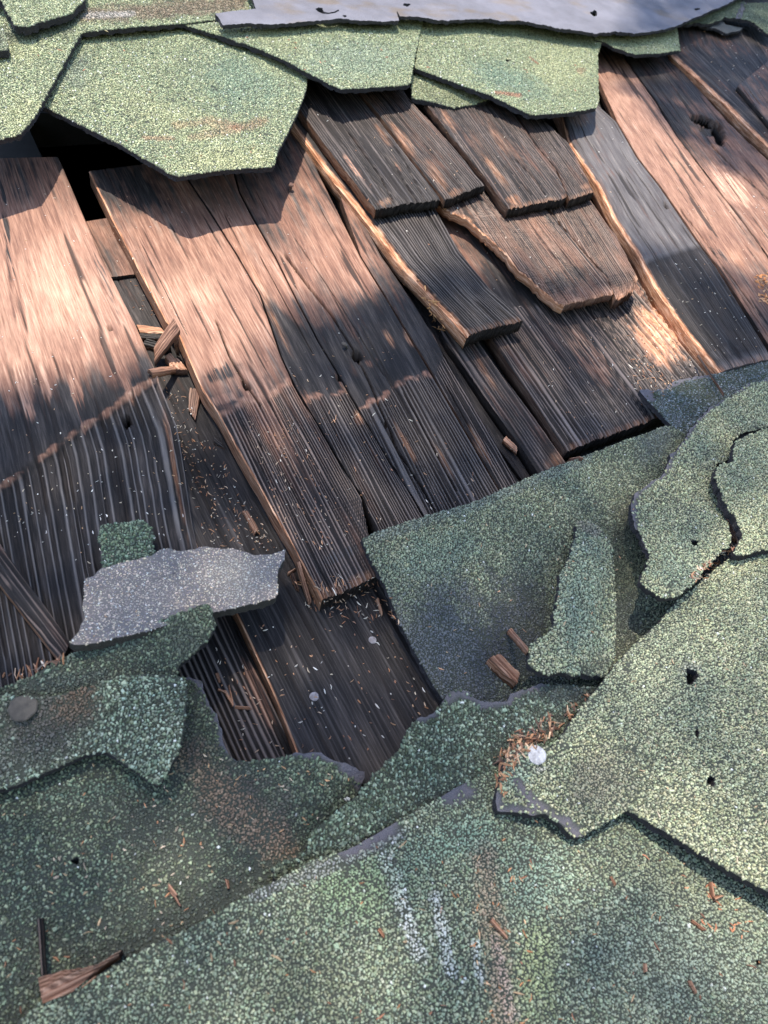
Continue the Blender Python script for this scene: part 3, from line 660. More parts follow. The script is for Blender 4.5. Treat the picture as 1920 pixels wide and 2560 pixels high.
# top course, roof side out of the frame
A('asphalt_shingle', [(-320, -420), (2300, -420), (2300, -120), (620, -60), (-320, -50)], [(-300, -400, 49.0), (2200, -400, 49.0), (2200, -130, 59.0), (600, -70, 67.0), (-300, -60, 67.0), (900, -300, 55.0)],
  'shingle course above the top edge of the picture', grans=False, col=(.14, .17, .11), res=.03)
A('asphalt_shingle', [(-120, -90), (660, -90), (640, 20), (545, 50), (456, 59), (359, 66), (250, 76), (205, 81), (176, 130), (148, 181), (101, 266), (80, 302), (51, 335), (0, 350), (-120, 380)],
  [(-120, -90, 57.0), (300, -90, 55.0), (660, -90, 53.0), (640, 20, 56.0), (545, 50, 56.0), (359, 66, 58.0), (205, 80, 60.0), (148, 181, 60.0), (101, 266, 61.0), (51, 335, 62.0), (0, 350, 62.0), (-120, 380, 63.0), (0, 150, 60.0)],
  'yellow-green shingle tab cut off by the left edge, top course', pal=PAL_TOP, spacing=1.6, thick=3.4, stains=[('line', [(200, 40), (330, 32), (600, 10)], 26, (.16, .10, .07), .75), ('line', [(210, 40), (330, 36)], 10, PALEW, .3),
   ('line', [(30, 90), (160, 70), (190, 30)], 26, (.05, .06, .04), .8), ('ell', (60, 290, 90, 60, 0), 1, YEL, .35), ('ell', (60, 130, 60, 40, 0), 1, YEL, .3)])  # dark line along the corner scrap paints its shade
A('asphalt_shingle', [(270, 30), (760, 60), (790, 150), (769, 198), (765, 228), (740, 290), (689, 392), (686, 411), (675, 418), (549, 426), (450, 441), (438, 440), (422, 433), (295, 359), (108, 266), (108, 255), (143, 186), (181, 122), (198, 95)],
  [(300, 40, 47.0), (700, 60, 47.0), (198, 95, 51.0), (108, 260, 53.0), (295, 359, 55.0), (441, 443, 57.0), (549, 426, 55.0), (675, 418, 55.0), (765, 228, 50.0), (790, 150, 49.0), (450, 250, 53.0)],
  'large hexagonal green shingle tab with rusty scrapes, near the top left', pal=PAL_TOP, spacing=1.6, thick=3.4, wave=1.0, stains=[('line', [(440, 315), (520, 305), (600, 320)], 14, RUSTY, .42), ('line', [(480, 345), (560, 330), (660, 305)], 14, RUSTY, .42),
   ('line', [(360, 345), (430, 348)], 8, RUSTY, .5), ('ell', (420, 300, 240, 60, 25), 1, YEL, .25), ('ell', (560, 405, 150, 36, -5), 1, YEL, .5), ('ell', (610, 200, 140, 90, 0), 1, TEAL, .4), ('ell', (180, 170, 60, 60, 0), 1, (.13, .16, .13), .5), ('ell', (680, 150, 60, 50, 20), 1, YEL, .4)],
  holes=[star(598, 247, 5, 3, 7, 3)])
A('asphalt_shingle', [(440, 30), (1060, 20), (1054, 63), (1045, 105), (1032, 169), (1026, 207), (1018, 213), (940, 219), (853, 224), (840, 219), (705, 148), (645, 122), (549, 89), (520, 80), (456, 62)],
  [(440, 30, 53.0), (1060, 20, 49.0), (1045, 105, 50.0), (1026, 207, 53.0), (853, 224, 58.0), (705, 148, 58.0), (549, 89, 56.0), (456, 62, 55.0), (800, 100, 54.0)],
  'green shingle tab right of the large hexagonal one', pal=PAL_TOP, spacing=1.6, thick=3.4, stains=[('ell', (880, 150, 170, 60, 0), 1, (.22, .27, .20), .5), ('ell', (700, 110, 120, 20, 20), 1, YEL, .3), ('line', [(700, 60), (1040, 70)], 16, (.08, .10, .05), .5)])  # dark line at the top paints the flipped sheet's shade
A('asphalt_shingle', [(1046, 10), (1520, 30), (1500, 118), (1494, 139), (1497, 253), (1490, 270), (1420, 282), (1347, 288), (1325, 287), (1300, 275), (1229, 240), (1148, 211), (1037, 170), (1046, 110)],
  [(1046, 10, 44.0), (1520, 30, 37.0), (1494, 139, 39.0), (1494, 253, 45.0), (1347, 288, 49.0), (1229, 240, 49.0), (1148, 211, 48.0), (1037, 170, 47.0), (1280, 120, 44.0)],
  'green shingle tab with flecks, rightmost big tab of the top course', pal=PAL_TOP, spacing=1.6, thick=4., stains=[('ell', (1400, 170, 110, 70, 0), 1, YEL, .4), ('ell', (1270, 200, 120, 40, 20), 1, TEAL, .45), ('line', [(1240, 232), (1300, 240)], 6, RUSTY, .8), ('line', [(1100, 60), (1480, 110)], 16, (.08, .10, .05), .5), ('line', [(1325, 145), (1345, 160)], 3, RUSTY, .8), ('ell', (1452, 178, 12, 10, 0), 1, RUSTY, .4)],  # long dark line is shade of the sheet above, put into the colour
  holes=[star(1267, 151, 5, 4, 7, 5)])
A('asphalt_shingle', [(1026, 150), (1240, 200), (1228, 247), (1180, 262), (1144, 267), (1136, 270), (1085, 257), (1030, 245)], [(1026, 150, 41.0), (1240, 210, 39.0), (1144, 266, 36.0), (1030, 245, 38.0)],
  'small olive shingle end tucked under the rightmost big tab', pal=PAL_TOP, spacing=1.6, thick=3.6, stains=[('ell', (1130, 240, 120, 60, 0), 1, (.14, .14, .07), .5)])
A('asphalt_shingle', [(1470, 40), (1690, 30), (1692, 72), (1701, 127), (1640, 134), (1587, 136), (1536, 119), (1510, 105), (1488, 100)], [(1480, 50, 39.0), (1690, 40, 36.0), (1701, 127, 37.0), (1587, 136, 39.0), (1500, 100, 40.0)],
  'small green shingle tab under the grey flipped sheet', pal=PAL_TOP, spacing=1.6, thick=3.6, stains=[('ell', (1600, 75, 110, 22, 0), 1, (.07, .08, .06), .6)])  # dark ellipse puts the grey sheet's shade into the colour
# loose pieces of the top course
o = A('shingle_scrap', [(-60, -60), (215, -60), (212, 0), (195, 16), (181, 33), (140, 46), (100, 56), (84, 63), (60, 66), (38, 65), (21, 36), (5, 4), (-20, -10)], [(-60, -60, 69.0), (215, -60, 67.0), (181, 34, 69.0), (84, 63, 71.0), (38, 65, 72.0), (5, 0, 71.0)],
  'green shingle piece lying in the top left corner of the roof', None, 'shingle piece', pal=PAL_TOP, spacing=1.6, thick=5, jag=2)
o = A('shingle_scrap', [(-40, 66), (4, 70), (14, 90), (20, 112), (19, 126), (0, 127), (-40, 126)], [(-40, 66, 67.0), (4, 70, 67.0), (20, 126, 68.0), (-40, 126, 68.0)], 'tiny dark shingle bit at the left edge on the top course', None, 'shingle piece', pal=PAL_MID, thick=5, jag=1)
o = A('flipped_shingle', [(600, -90), (1960, -90), (1862, -12), (1802, 17), (1739, 43), (1684, 68), (1640, 78), (1583, 83), (1540, 79), (1490, 83), (1440, 76), (1389, 70), (1304, 51), (1260, 53), (1220, 46), (1160, 50), (1098, 51), (1043, 41), (1001, 40), (992, 28), (997, 51), (960, 54), (900, 52), (853, 46), (760, 55), (684, 61), (620, 58), (557, 63), (548, 48), (538, 34), (570, 30), (640, 22)],
  [(600, -90, 73.0), (1200, -90, 67.0), (1960, -90, 59.0), (1862, -12, 53.0), (1684, 68, 51.0), (1583, 83, 53.0), (1490, 83, 55.0), (1304, 51, 57.0), (1098, 51, 59.0), (997, 51, 61.0), (853, 46, 63.0), (684, 61, 65.0), (557, 63, 66.0), (538, 34, 68.0)],
  'long smooth grey shingle sheet turned underside up along the top', None, 'shingle sheet', grans=False, col=(.150, .147, .172), edge_col=(.10, .095, .105), thick=3.2, jag=2.2, wave=1.2,
  holes=[[(788, 22), (796, 18), (806, 20), (810, 29), (822, 32), (838, 28), (846, 24), (848, 27), (836, 33), (818, 35), (806, 34), (795, 29)], star(862, 40, 6, 3, 8, 2), star(1016, 12, 9, 4, 9, 4), star(1484, 33, 9, 8, 9, 7), star(1743, 23, 7, 3, 8, 9)])
o = A('shingle_scrap', [(1700, 60), (1740, 44), (1802, 20), (1846, -4), (1870, 8), (1940, 8), (1940, 100), (1920, 86), (1887, 56), (1850, 45), (1811, 43), (1806, 50), (1770, 60), (1735, 58)],
  [(1700, 60, 36.0), (1802, 20, 41.0), (1846, -4, 43.0), (1940, 8, 43.0), (1920, 86, 39.0), (1811, 43, 41.0), (1735, 58, 35.0)], 'crumpled green shingle piece in the top right corner', None, 'shingle piece', pal=PAL_DARK, thick=4, jag=2.5, bare=[([(1862, 5), (1846, 45)], 9)])
o = A('shingle_scrap', [(1728, 52), (1760, 48), (1806, 50), (1816, 62), (1856, 70), (1852, 76), (1818, 83), (1790, 72), (1750, 66)], [(1728, 52, 29.0), (1806, 50, 35.0), (1856, 70, 31.0), (1818, 83, 33.0)], 'torn dark flap hanging below the crumpled top right piece', None, 'shingle piece', grans=False, col=(.06, .065, .065), thick=3, jag=2)
# lower courses
A('asphalt_shingle', [(-140, 1975), (0, 1950), (84, 1930), (211, 1870), (380, 1760), (440, 1690), (464, 1690), (502, 1704), (515, 1746), (540, 1784), (553, 1831), (565, 1870), (582, 1893), (606, 1905), (650, 1903), (684, 1897), (739, 1881), (802, 1884), (853, 1905), (890, 1918), (910, 1928), (912, 1942), (891, 1990), (836, 2040), (777, 2100), (764, 2140), (700, 2200), (700, 2240), (640, 2260), (464, 2360), (253, 2470), (63, 2580), (0, 2660), (-140, 2660)],
  [(-140, 1975, 22), (0, 1950, 22), (211, 1870, 22), (464, 1690, 27), (515, 1746, 27), (553, 1831, 25), (606, 1905, 25), (684, 1897, 30), (760, 1883, 36), (853, 1905, 37), (910, 1930, 32), (891, 1990, 27), (836, 2040, 25), (764, 2140, 21), (640, 2260, 23), (253, 2470, 24), (0, 2660, 25), (0, 2300, 24), (350, 2150, 25), (560, 2020, 23), (690, 1990, 28)],
  'dark green shingle with a curved torn hole edge, lower left', pal=PAL_DARK, torn=set(range(5, 21)), jag=4, bare=[([(464, 1685), (510, 1715), (525, 1760), (548, 1800), (560, 1860), (590, 1897)], 10), ([(740, 1880), (802, 1884), (853, 1905), (915, 1935)], 16), ([(860, 1915), (900, 1935), (895, 1965)], 18)],
  stains=[('ell', (610, 2000, 190, 110, 38), 1, (.075, .06, .05), .88), ('line', [(470, 1890), (560, 2000), (700, 2120)], 62, (.17, .115, .075), .85), ('line', [(455, 1790), (490, 1900)], 40, (.05, .045, .042), .6), ('ell', (380, 2060, 150, 90, 30), 1, DKGREY, .45), ('line', [(600, 2220), (250, 2420)], 40, (.03, .035, .035), .6), ('line', [(120, 1990), (330, 1960)], 30, (.10, .16, .12), .35)],  # dark line along the bottom shingle's edge is painted shade
  holes=[star(188, 2153, 12, 10, 10, 11)], spacing=1.45)
A('asphalt_shingle', [(-140, 2660), (0, 2600), (63, 2538), (93, 2513), (253, 2433), (380, 2365), (464, 2327), (591, 2255), (658, 2218), (705, 2194), (781, 2150), (870, 2125), (980, 2061), (1064, 2015), (1148, 1964), (1235, 1925), (1300, 1880), (1700, 1850), (2050, 2080), (2050, 2700), (-140, 2700)],
  [(0, 2600, 37), (93, 2513, 37), (380, 2365, 37), (658, 2218, 36), (870, 2125, 34), (1064, 2015, 32), (1235, 1925, 29), (1300, 1880, 27), (1700, 1850, 25), (2050, 2080, 28), (2050, 2700, 32), (900, 2560, 33), (300, 2700, 32), (1300, 2300, 31), (1600, 2100, 29), (1245, 2100, 30)],
  'broad green shingle with white scuff streaks across the bottom', pal=dict(PAL_MID, dark=(0.097, 0.114, 0.064), mid=(0.179, 0.212, 0.115), pale=(0.258, 0.301, 0.169)), jag=1.6, spacing=1.36,
  stains=[('line', [(965, 2150), (990, 2210), (1020, 2300), (1045, 2385)], 25, PALEW, .5), ('line', [(1085, 2240), (1105, 2330), (1130, 2430)], 20, PALEW, .45), ('line', [(1190, 2360), (1200, 2450)], 17, PALEW, .4), ('line', [(1240, 2350), (1262, 2480), (1275, 2540)], 18, (.45, .36, .32), .7),
          ('line', [(1210, 2140), (1235, 2330), (1260, 2620)], 42, (.26, .17, .12), .6), ('ell', (1340, 2420, 60, 150, 0), 1, (.27, .30, .14), .6), ('ell', (900, 2230, 170, 90, -20), 1, (.15, .22, .11), .55), ('ell', (1120, 2110, 160, 60, -20), 1, (.16, .25, .19), .5), ('ell', (1330, 2200, 110, 130, 0), 1, (.17, .25, .20), .4),
          ('ell', (1700, 2230, 220, 80, 30), 1, (.27, .27, .16), .5), ('ell', (1680, 2400, 260, 200, 0), 1, (.20, .23, .18), .5), ('line', [(640, 2235), (720, 2205), (860, 2150), (1000, 2080)], 22, (.19, .18, .19), .6), ('ell', (300, 2560, 420, 120, -15), 1, (.10, .125, .09), .35), ('ell', (760, 2470, 160, 110, 0), 1, (.14, .14, .075), .4), ('line', [(1020, 2140), (1010, 2200)], 14, (.15, .2, .16), .3), ('ell', (985, 2152, 14, 10, 0), 1, (.03, .025, .025), .8)],
  hide=[[(1320, 1900), (1500, 1800), (1990, 1800), (1990, 2220), (1800, 2130), (1575, 1990), (1470, 2060), (1400, 2020)]], bare=[([(860, 2128), (930, 2095), (985, 2070)], 22), ([(1120, 1990), (1165, 1972)], 24)], holes=[star(1895, 2407, 8, 9, 9, 12)])
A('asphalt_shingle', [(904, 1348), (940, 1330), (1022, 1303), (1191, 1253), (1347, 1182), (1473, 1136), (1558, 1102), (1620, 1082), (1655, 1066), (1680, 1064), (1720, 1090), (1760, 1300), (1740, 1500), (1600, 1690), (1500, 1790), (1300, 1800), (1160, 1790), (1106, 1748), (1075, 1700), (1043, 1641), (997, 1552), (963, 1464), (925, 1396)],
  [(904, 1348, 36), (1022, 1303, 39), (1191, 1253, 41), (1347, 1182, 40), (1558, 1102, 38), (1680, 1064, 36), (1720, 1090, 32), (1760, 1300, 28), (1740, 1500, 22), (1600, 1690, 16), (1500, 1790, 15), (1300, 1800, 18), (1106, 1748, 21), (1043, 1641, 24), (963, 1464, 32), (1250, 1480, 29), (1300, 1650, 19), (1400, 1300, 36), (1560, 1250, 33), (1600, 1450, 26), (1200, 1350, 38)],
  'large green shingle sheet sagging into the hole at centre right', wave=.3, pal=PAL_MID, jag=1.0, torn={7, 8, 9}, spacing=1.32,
  stains=[('ell', (1150, 1640, 260, 200, 25), 1, (.085, .088, .098), .9), ('ell', (1290, 1570, 120, 170, 10), 1, (.045, .048, .054), .8), ('ell', (1590, 1310, 70, 80, 0), 1, (.055, .05, .04), .7), ('ell', (1570, 1440, 70, 120, 0), 1, (.10, .105, .07), .6), ('ell', (1560, 1560, 70, 90, 0), 1, (.05, .055, .055), .6), ('ell', (1640, 1110, 60, 60, 0), 1, (.07, .08, .09), .6), ('line', [(940, 1340), (1180, 1265), (1470, 1145)], 20, (.12, .14, .145), .4), ('ell', (1080, 1390, 120, 60, -15), 1, (.18, .25, .19), .35)])  # dark ellipses add the sag's shade to the granule colour
o = A('torn_shingle_strip', [(971, 1897), (990, 1885), (1005, 1869), (1010, 1850), (1018, 1831), (1043, 1793), (1065, 1790), (1085, 1784), (1106, 1752), (1127, 1729), (1161, 1725), (1190, 1742), (1212, 1755), (1240, 1753), (1267, 1750), (1287, 1731), (1347, 1708), (1397, 1713), (1440, 1716), (1500, 1720), (1510, 1760), (1450, 1850), (1380, 1900), (1260, 1945), (1150, 1995), (1070, 2042), (990, 2085), (880, 2150), (790, 2172), (715, 2212), (695, 2215), (678, 2170), (720, 2150), (764, 2128), (777, 2088), (836, 2032), (895, 1985), (946, 1922)],
  [(971, 1897, 39), (1018, 1831, 41), (1106, 1752, 41), (1212, 1755, 38), (1347, 1708, 35), (1490, 1720, 31), (1510, 1760, 27), (1380, 1900, 26), (1150, 1995, 27), (990, 2085, 27), (790, 2172, 27), (695, 2215, 27), (678, 2170, 31), (777, 2088, 36), (895, 1985, 40), (1060, 1960, 31), (860, 2105, 31), (1200, 1850, 34)],
  'coarse green torn strip running diagonally below the hole', None, 'shingle strip', pal=dict(PAL_DARK, mid=(.12, .155, .09), pale=(.245, .31, .19)), jag=4, torn=set(range(0, 20)) | set(range(30, 38)), spacing=1.42, gsize=1.1, wave=1.6,
  bare=[([(1045, 1795), (1085, 1786)], 12), ([(1110, 1745), (1160, 1728), (1215, 1758), (1270, 1748), (1300, 1722), (1350, 1708)], 20), ([(1080, 2030), (1000, 2075), (870, 2140)], 16)],
  stains=[('line', [(1330, 1730), (1480, 1740)], 34, (.05, .055, .055), .7), ('line', [(1250, 1900), (1420, 1790)], 20, (.06, .05, .04), .6), ('line', [(1150, 1990), (980, 2080)], 20, (.10, .10, .10), .6)])
o = A('shingle_flap', [(1444, 1303), (1470, 1300), (1500, 1318), (1530, 1370), (1540, 1490), (1538, 1645), (1513, 1691), (1473, 1690), (1455, 1686), (1431, 1690), (1405, 1682), (1376, 1688), (1350, 1676), (1321, 1662), (1324, 1640), (1321, 1620), (1340, 1600), (1359, 1586), (1372, 1580), (1385, 1561), (1388, 1520), (1393, 1493), (1401, 1430), (1412, 1420), (1427, 1388), (1436, 1350), (1439, 1333)],
  [(1444, 1303, 41), (1500, 1318, 41), (1530, 1370, 40), (1540, 1490, 37), (1538, 1645, 34), (1513, 1691, 35), (1431, 1690, 42), (1376, 1688, 45), (1321, 1640, 46), (1385, 1561, 46), (1393, 1493, 46), (1427, 1388, 46), (1470, 1450, 45), (1460, 1600, 42)],
  'narrow upright green flap torn out of the sagging sheet', None, 'shingle flap', pal=PAL_PALE, jag=3.5, torn=set(range(6, 27)), spacing=1.36, gsize=1.08, stains=[('ell', (1455, 1500, 80, 200, 0), 1, (.14, .20, .165), .5), ('ell', (1500, 1660, 40, 30, 0), 1, DKGREY, .5), ('line', [(1450, 1310), (1490, 1330)], 16, (.16, .13, .11), .6)])
o = A('shingle_scrap', [(1600, 975), (1617, 972), (1640, 975), (1667, 971), (1675, 955), (1720, 944), (1768, 937), (1790, 932), (1810, 927), (1850, 912), (1990, 880), (1990, 1010), (1880, 1020), (1780, 1080), (1725, 1120), (1697, 1091), (1667, 1051), (1640, 1022), (1612, 992)],
  [(1600, 975, 29), (1667, 1051, 30), (1697, 1091, 31), (1768, 937, 28), (1850, 912, 27), (1990, 880, 30), (1990, 1010, 34), (1780, 1080, 34)],
  'dark grey-green scrap with a bare pale rim below the black board end', None, 'shingle piece', pal=dict(PAL_DARK, mid=(.10, .115, .11), pale=(.19, .215, .21)), jag=3.5, torn=set(range(0, 10)), bare=[([(1600, 975), (1667, 968), (1720, 944), (1768, 937)], 9), ([(1600, 975), (1630, 995)], 14)])
o = A('torn_shingle', [(1990, 945), (1930, 955), (1870, 959), (1832, 988), (1781, 1013), (1747, 1043), (1730, 1070), (1718, 1089), (1684, 1132), (1670, 1160), (1663, 1182), (1625, 1207), (1595, 1224), (1585, 1245), (1579, 1261), (1584, 1290), (1587, 1316), (1600, 1335), (1604, 1350), (1615, 1370), (1621, 1392), (1617, 1426), (1604, 1440), (1604, 1459), (1625, 1480), (1655, 1492), (1680, 1497), (1701, 1489), (1730, 1460), (1768, 1421), (1800, 1385), (1823, 1362), (1828, 1341), (1822, 1310), (1811, 1282), (1800, 1235), (1781, 1191), (1786, 1175), (1790, 1161), (1828, 1148), (1834, 1120), (1832, 1098), (1861, 1082), (1990, 1050)],
  [(1990, 945, 46), (1870, 959, 46), (1747, 1043, 47), (1684, 1132, 48), (1595, 1224, 50), (1587, 1316, 52), (1617, 1426, 53), (1625, 1480, 51), (1701, 1489, 49), (1828, 1341, 46), (1800, 1235, 42), (1832, 1098, 41), (1990, 1050, 42), (1720, 1280, 44)],
  'upright torn pale green shingle piece with a bare left rim, right of the hole', None, 'shingle piece', pal=PAL_PALE, jag=4, torn=set(range(1, 42)), thick=3.4, bare=[([(1870, 955), (1800, 995), (1747, 1038), (1718, 1085), (1684, 1128), (1661, 1180), (1600, 1218)], 13), ([(1597, 1224), (1580, 1261), (1588, 1316)], 14), ([(1604, 1350), (1619, 1392)], 6)], holes=[star(1737, 1357, 10, 9, 9, 21)],
  stains=[('ell', (1690, 1420, 80, 90, 0), 1, (.16, .23, .18), .4)])
o = A('torn_shingle', [(1990, 1052), (1925, 1068), (1861, 1089), (1836, 1102), (1836, 1130), (1832, 1152), (1794, 1166), (1787, 1195), (1806, 1240), (1822, 1275), (1842, 1297), (1856, 1337), (1840, 1365), (1832, 1383), (1850, 1389), (1878, 1385), (1900, 1376), (1990, 1360)],
  [(1990, 1052, 52), (1861, 1089, 53), (1836, 1130, 54), (1787, 1195, 54), (1842, 1297, 51), (1840, 1365, 48), (1878, 1385, 46), (1990, 1360, 47)],
  'torn pale green shingle piece at the right edge above the long crack', None, 'shingle piece', pal=PAL_PALE, jag=3.5, torn=set(range(0, 17)), thick=5)
A('asphalt_shingle', [(2050, 1360), (1920, 1385), (1870, 1396), (1828, 1394), (1794, 1417), (1735, 1468), (1684, 1510), (1665, 1530), (1650, 1556), (1591, 1607), (1541, 1658), (1510, 1700), (1490, 1725), (1448, 1776), (1406, 1839), (1376, 1869), (1340, 1866), (1296, 1862), (1275, 1880), (1266, 1890), (1256, 1930), (1245, 1964), (1239, 2002), (1245, 2026), (1304, 2032), (1335, 2040), (1363, 2034), (1397, 2057), (1431, 2091), (1456, 2091), (1507, 2061), (1570, 2026), (1667, 2083), (1743, 2129), (1828, 2180), (1920, 2230), (2050, 2300)],
  [(2050, 1360, 40), (1828, 1394, 39), (1684, 1510, 39), (1591, 1607, 38), (1490, 1725, 38), (1376, 1869, 40), (1275, 1880, 41), (1245, 1964, 40), (1245, 2026, 36.5), (1363, 2034, 39), (1431, 2091, 37), (1456, 2091, 36), (1507, 2061, 36), (1570, 2026, 37), (1667, 2083, 41), (1828, 2180, 44), (1920, 2230, 44), (2050, 2300, 44), (1700, 1850, 39), (1900, 1700, 40)],
  'large pale green shingle with three holes and a bright nail head, lower right', pal=PAL_PALE, jag=1.6, torn=set(range(0, 29)), thick=4.4,
  bare=[([(1290, 1945), (1320, 1990), (1365, 2020), (1410, 2050), (1450, 2088)], 13), ([(1244, 1990), (1248, 2022), (1330, 2030)], 16)],
  stains=[('ell', (1500, 1960, 90, 110, 30), 1, (.19, .165, .12), .6), ('ell', (1300, 1925, 50, 60, 0), 1, (.19, .28, .235), .5), ('ell', (1350, 1925, 26, 14, 0), 1, (.36, .34, .32), .6), ('ell', (1640, 1700, 160, 200, 0), 1, (.24, .27, .19), .3), ('line', [(1500, 1740), (1420, 1840)], 20, (.16, .2, .16), .3), ('ell', (1726, 1672, 30, 20, 0), 1, (.32, .3, .3), .3)],
  holes=[star(1727, 1692, 17, 21, 12, 31), star(1743, 1835, 7, 12, 9, 32), star(1778, 1952, 12, 14, 10, 33)])
A('asphalt_shingle', [(-140, 1745), (0, 1721), (84, 1689), (139, 1652), (211, 1621), (240, 1612), (270, 1603), (320, 1583), (380, 1561), (440, 1536), (485, 1519), (505, 1511), (519, 1510), (532, 1529), (541, 1563), (530, 1585), (519, 1599), (490, 1625), (468, 1645), (450, 1660), (443, 1683), (452, 1730), (440, 1790), (200, 1830), (-140, 1860)],
  [(-140, 1745, 33), (0, 1721, 33), (139, 1652, 36), (270, 1603, 39), (380, 1561, 43), (485, 1519, 48.5), (519, 1510, 49), (541, 1563, 46), (519, 1599, 43), (450, 1660, 38), (440, 1790, 30), (200, 1830, 27), (-140, 1860, 27), (200, 1690, 36), (300, 1690, 36)],
  'curled green shingle edge lying over the bottom of the grey patch', pal=PAL_DARK, jag=2.5, torn=set(range(4, 22)), stains=[('ell', (470, 1600, 60, 60, 0), 1, (.075, .075, .055), .6), ('line', [(150, 1640), (330, 1600)], 26, (.09, .12, .10), .4), ('line', [(60, 1720), (260, 1690)], 22, (.05, .06, .055), .5)], spacing=1.36)  # dark line beside the tab below paints the shading where they meet
A('asphalt_shingle', [(-140, 1765), (0, 1737), (85, 1743), (150, 1738), (240, 1712), (265, 1700), (300, 1690), (360, 1686), (420, 1685), (450, 1691), (464, 1700), (468, 1746), (463, 1790), (460, 1810), (451, 1869), (443, 1890), (405, 1956), (392, 1964), (338, 1926), (300, 1902), (266, 1880), (240, 1882), (211, 1888), (127, 1926), (42, 1964), (-140, 2010)],
  [(-140, 1765, 38), (0, 1737, 39), (150, 1738, 40), (265, 1700, 42), (360, 1686, 43), (450, 1691, 42), (468, 1746, 43), (460, 1810, 44), (451, 1869, 42), (400, 1960, 37), (338, 1926, 37), (266, 1880, 33), (211, 1888, 32), (42, 1964, 31), (-140, 2010, 31)],
  'shingle tab with dirty brown left part and a big nail head, lower left', pal=dict(PAL_DARK, mid=(.14, .178, .10), pale=(.28, .345, .22), w=(.25, .5, .25)), jag=2.2, torn=set(range(0, 17)), spacing=1.45, gsize=1.05,
  stains=[('ell', (110, 1800, 150, 80, -15), 1, (.06, .052, .045), .92), ('ell', (190, 1760, 70, 50, -30), 1, (.095, .065, .042), .85), ('ell', (60, 1890, 160, 60, -20), 1, (.05, .05, .046), .75), ('ell', (200, 1720, 50, 20, -15), 1, (.11, .065, .04), .7)])
o = A('shingle_scrap', [(249, 1324), (253, 1312), (300, 1306), (350, 1299), (366, 1306), (380, 1320), (384, 1362), (386, 1400), (380, 1430), (250, 1440), (256, 1400), (257, 1379), (245, 1340)], [(249, 1324, 33), (350, 1299, 33), (384, 1362, 32), (386, 1430, 30), (250, 1440, 30)],
  'small square scrap of bright green granules on the fluted board', None, 'shingle piece', pal=dict(dark=(0.067, 0.099, 0.056), mid=(0.114, 0.165, 0.081), pale=(0.192, 0.255, 0.140), w=(.25, .5, .25)), jag=3, thick=3, spacing=1.45, gsize=1.1)
o = A('shingle_patch', [(211, 1489), (209, 1468), (213, 1447), (233, 1440), (253, 1421), (310, 1405), (380, 1388), (400, 1376), (422, 1371), (450, 1377), (485, 1375), (500, 1369), (515, 1367), (530, 1368), (549, 1373), (580, 1371), (612, 1379), (630, 1386), (650, 1388), (680, 1386), (700, 1379), (714, 1374), (712, 1395), (705, 1409), (696, 1425), (693, 1442), (695, 1470), (692, 1489), (684, 1497), (600, 1517), (536, 1531), (489, 1543), (363, 1578), (280, 1598), (211, 1612), (185, 1614), (175, 1608), (185, 1590), (198, 1578), (203, 1560), (211, 1544), (209, 1525), (206, 1510)],
  [(213, 1447, 36), (380, 1388, 36), (515, 1367, 36), (650, 1388, 35), (714, 1374, 35), (693, 1442, 39), (684, 1497, 43), (536, 1531, 43.5), (363, 1578, 45), (185, 1612, 47), (211, 1544, 42), (450, 1450, 41)],
  'pale grey speckled shingle piece lying underside up on the left boards', None, 'shingle piece', pal=PAL_SAND, jag=2.6, thick=6, spacing=1.15, col=(.20, .175, .155), edge_col=(.15, .135, .12), gsize=.98, sink=.00025, flat=.45,
  stains=[('ell', (360, 1500, 130, 60, -15), 1, (.42, .33, .26), .4), ('ell', (600, 1450, 100, 60, 0), 1, (.30, .30, .26), .5), ('line', [(380, 1450), (440, 1432)], 3, (.05, .045, .045), .8)])

# ------------------------------------------------------------------ nails, chips and shreds: set down on whatever lies under them
bpy.context.view_layer.update()
DG = bpy.context.evaluated_depsgraph_get(); RI = RW.inverted()
CW = RW @ Vector(CAM)
def hit(u, v):
    b = base(u, v); d = (RW @ Vector((b[0], b[1], 0))) - CW
    ok, loc, nor, *_ = SC.ray_cast(DG, CW, d.normalized())
    if not ok: return np.array([b[0], b[1], 0]), np.array([0, 0, 1.])
    return np.array(RI @ loc), np.array(RI.to_3x3() @ nor)
def nail(u, v, rpx, material, label, rise=.6, shaft=0., lean=(0, 0), name='nail'):
    p, n = hit(u, v); dep = (np.linalg.norm(CAM - p)); r = rpx * dep / F * 1.0
    zc = (lift(0, 0, 0) * 0)
    prof = [(r * .45, -.003), (r * .9, -.0003), (r, rise * .3 / 1000), (r * .99, rise * .75 / 1000), (r * .9, rise / 1000), (r * .45, rise * 1.12 / 1000), (r * .1, rise * 1.1 / 1000)]
    if shaft: prof = [(r * .4, -.004), (r * .38, shaft - .0006), (r, shaft - .0004), (r, shaft), (r * .85, shaft + .0005), (r * .1, shaft + .0006)]
    k = 28; a = np.arange(k) / k * 2 * np.pi; rings = []
    for i, (rr, z) in enumerate(prof):
        wob = 1 + .03 * np.sin(a * 3 + u) + .02 * np.sin(a * 7 + v)
        rings.append(np.stack([rr * np.cos(a) * wob + lean[0] * max(z, 0), rr * np.sin(a) * wob + lean[1] * max(z, 0), np.full(k, z) + (.00012 * np.cos(a * 2 + v) if rr == r else 0)], -1))
    V_ = np.concatenate(rings) + p; f = []
    for i in range(len(prof) - 1):
        j = np.arange(k); f.append(np.stack([i * k + j, i * k + (j + 1) % k, (i + 1) * k + (j + 1) % k, (i + 1) * k + j], -1))
    cap = ((len(prof) - 1) * k + np.arange(k))[None]
    o = mesh_object(name, V_, f + [cap], material, roof, smooth=False); o['label'] = label; return o
nail(58, 1772, 30, M_OLDN, 'big tarnished flat nail head on the dirty tab', rise=1.2)
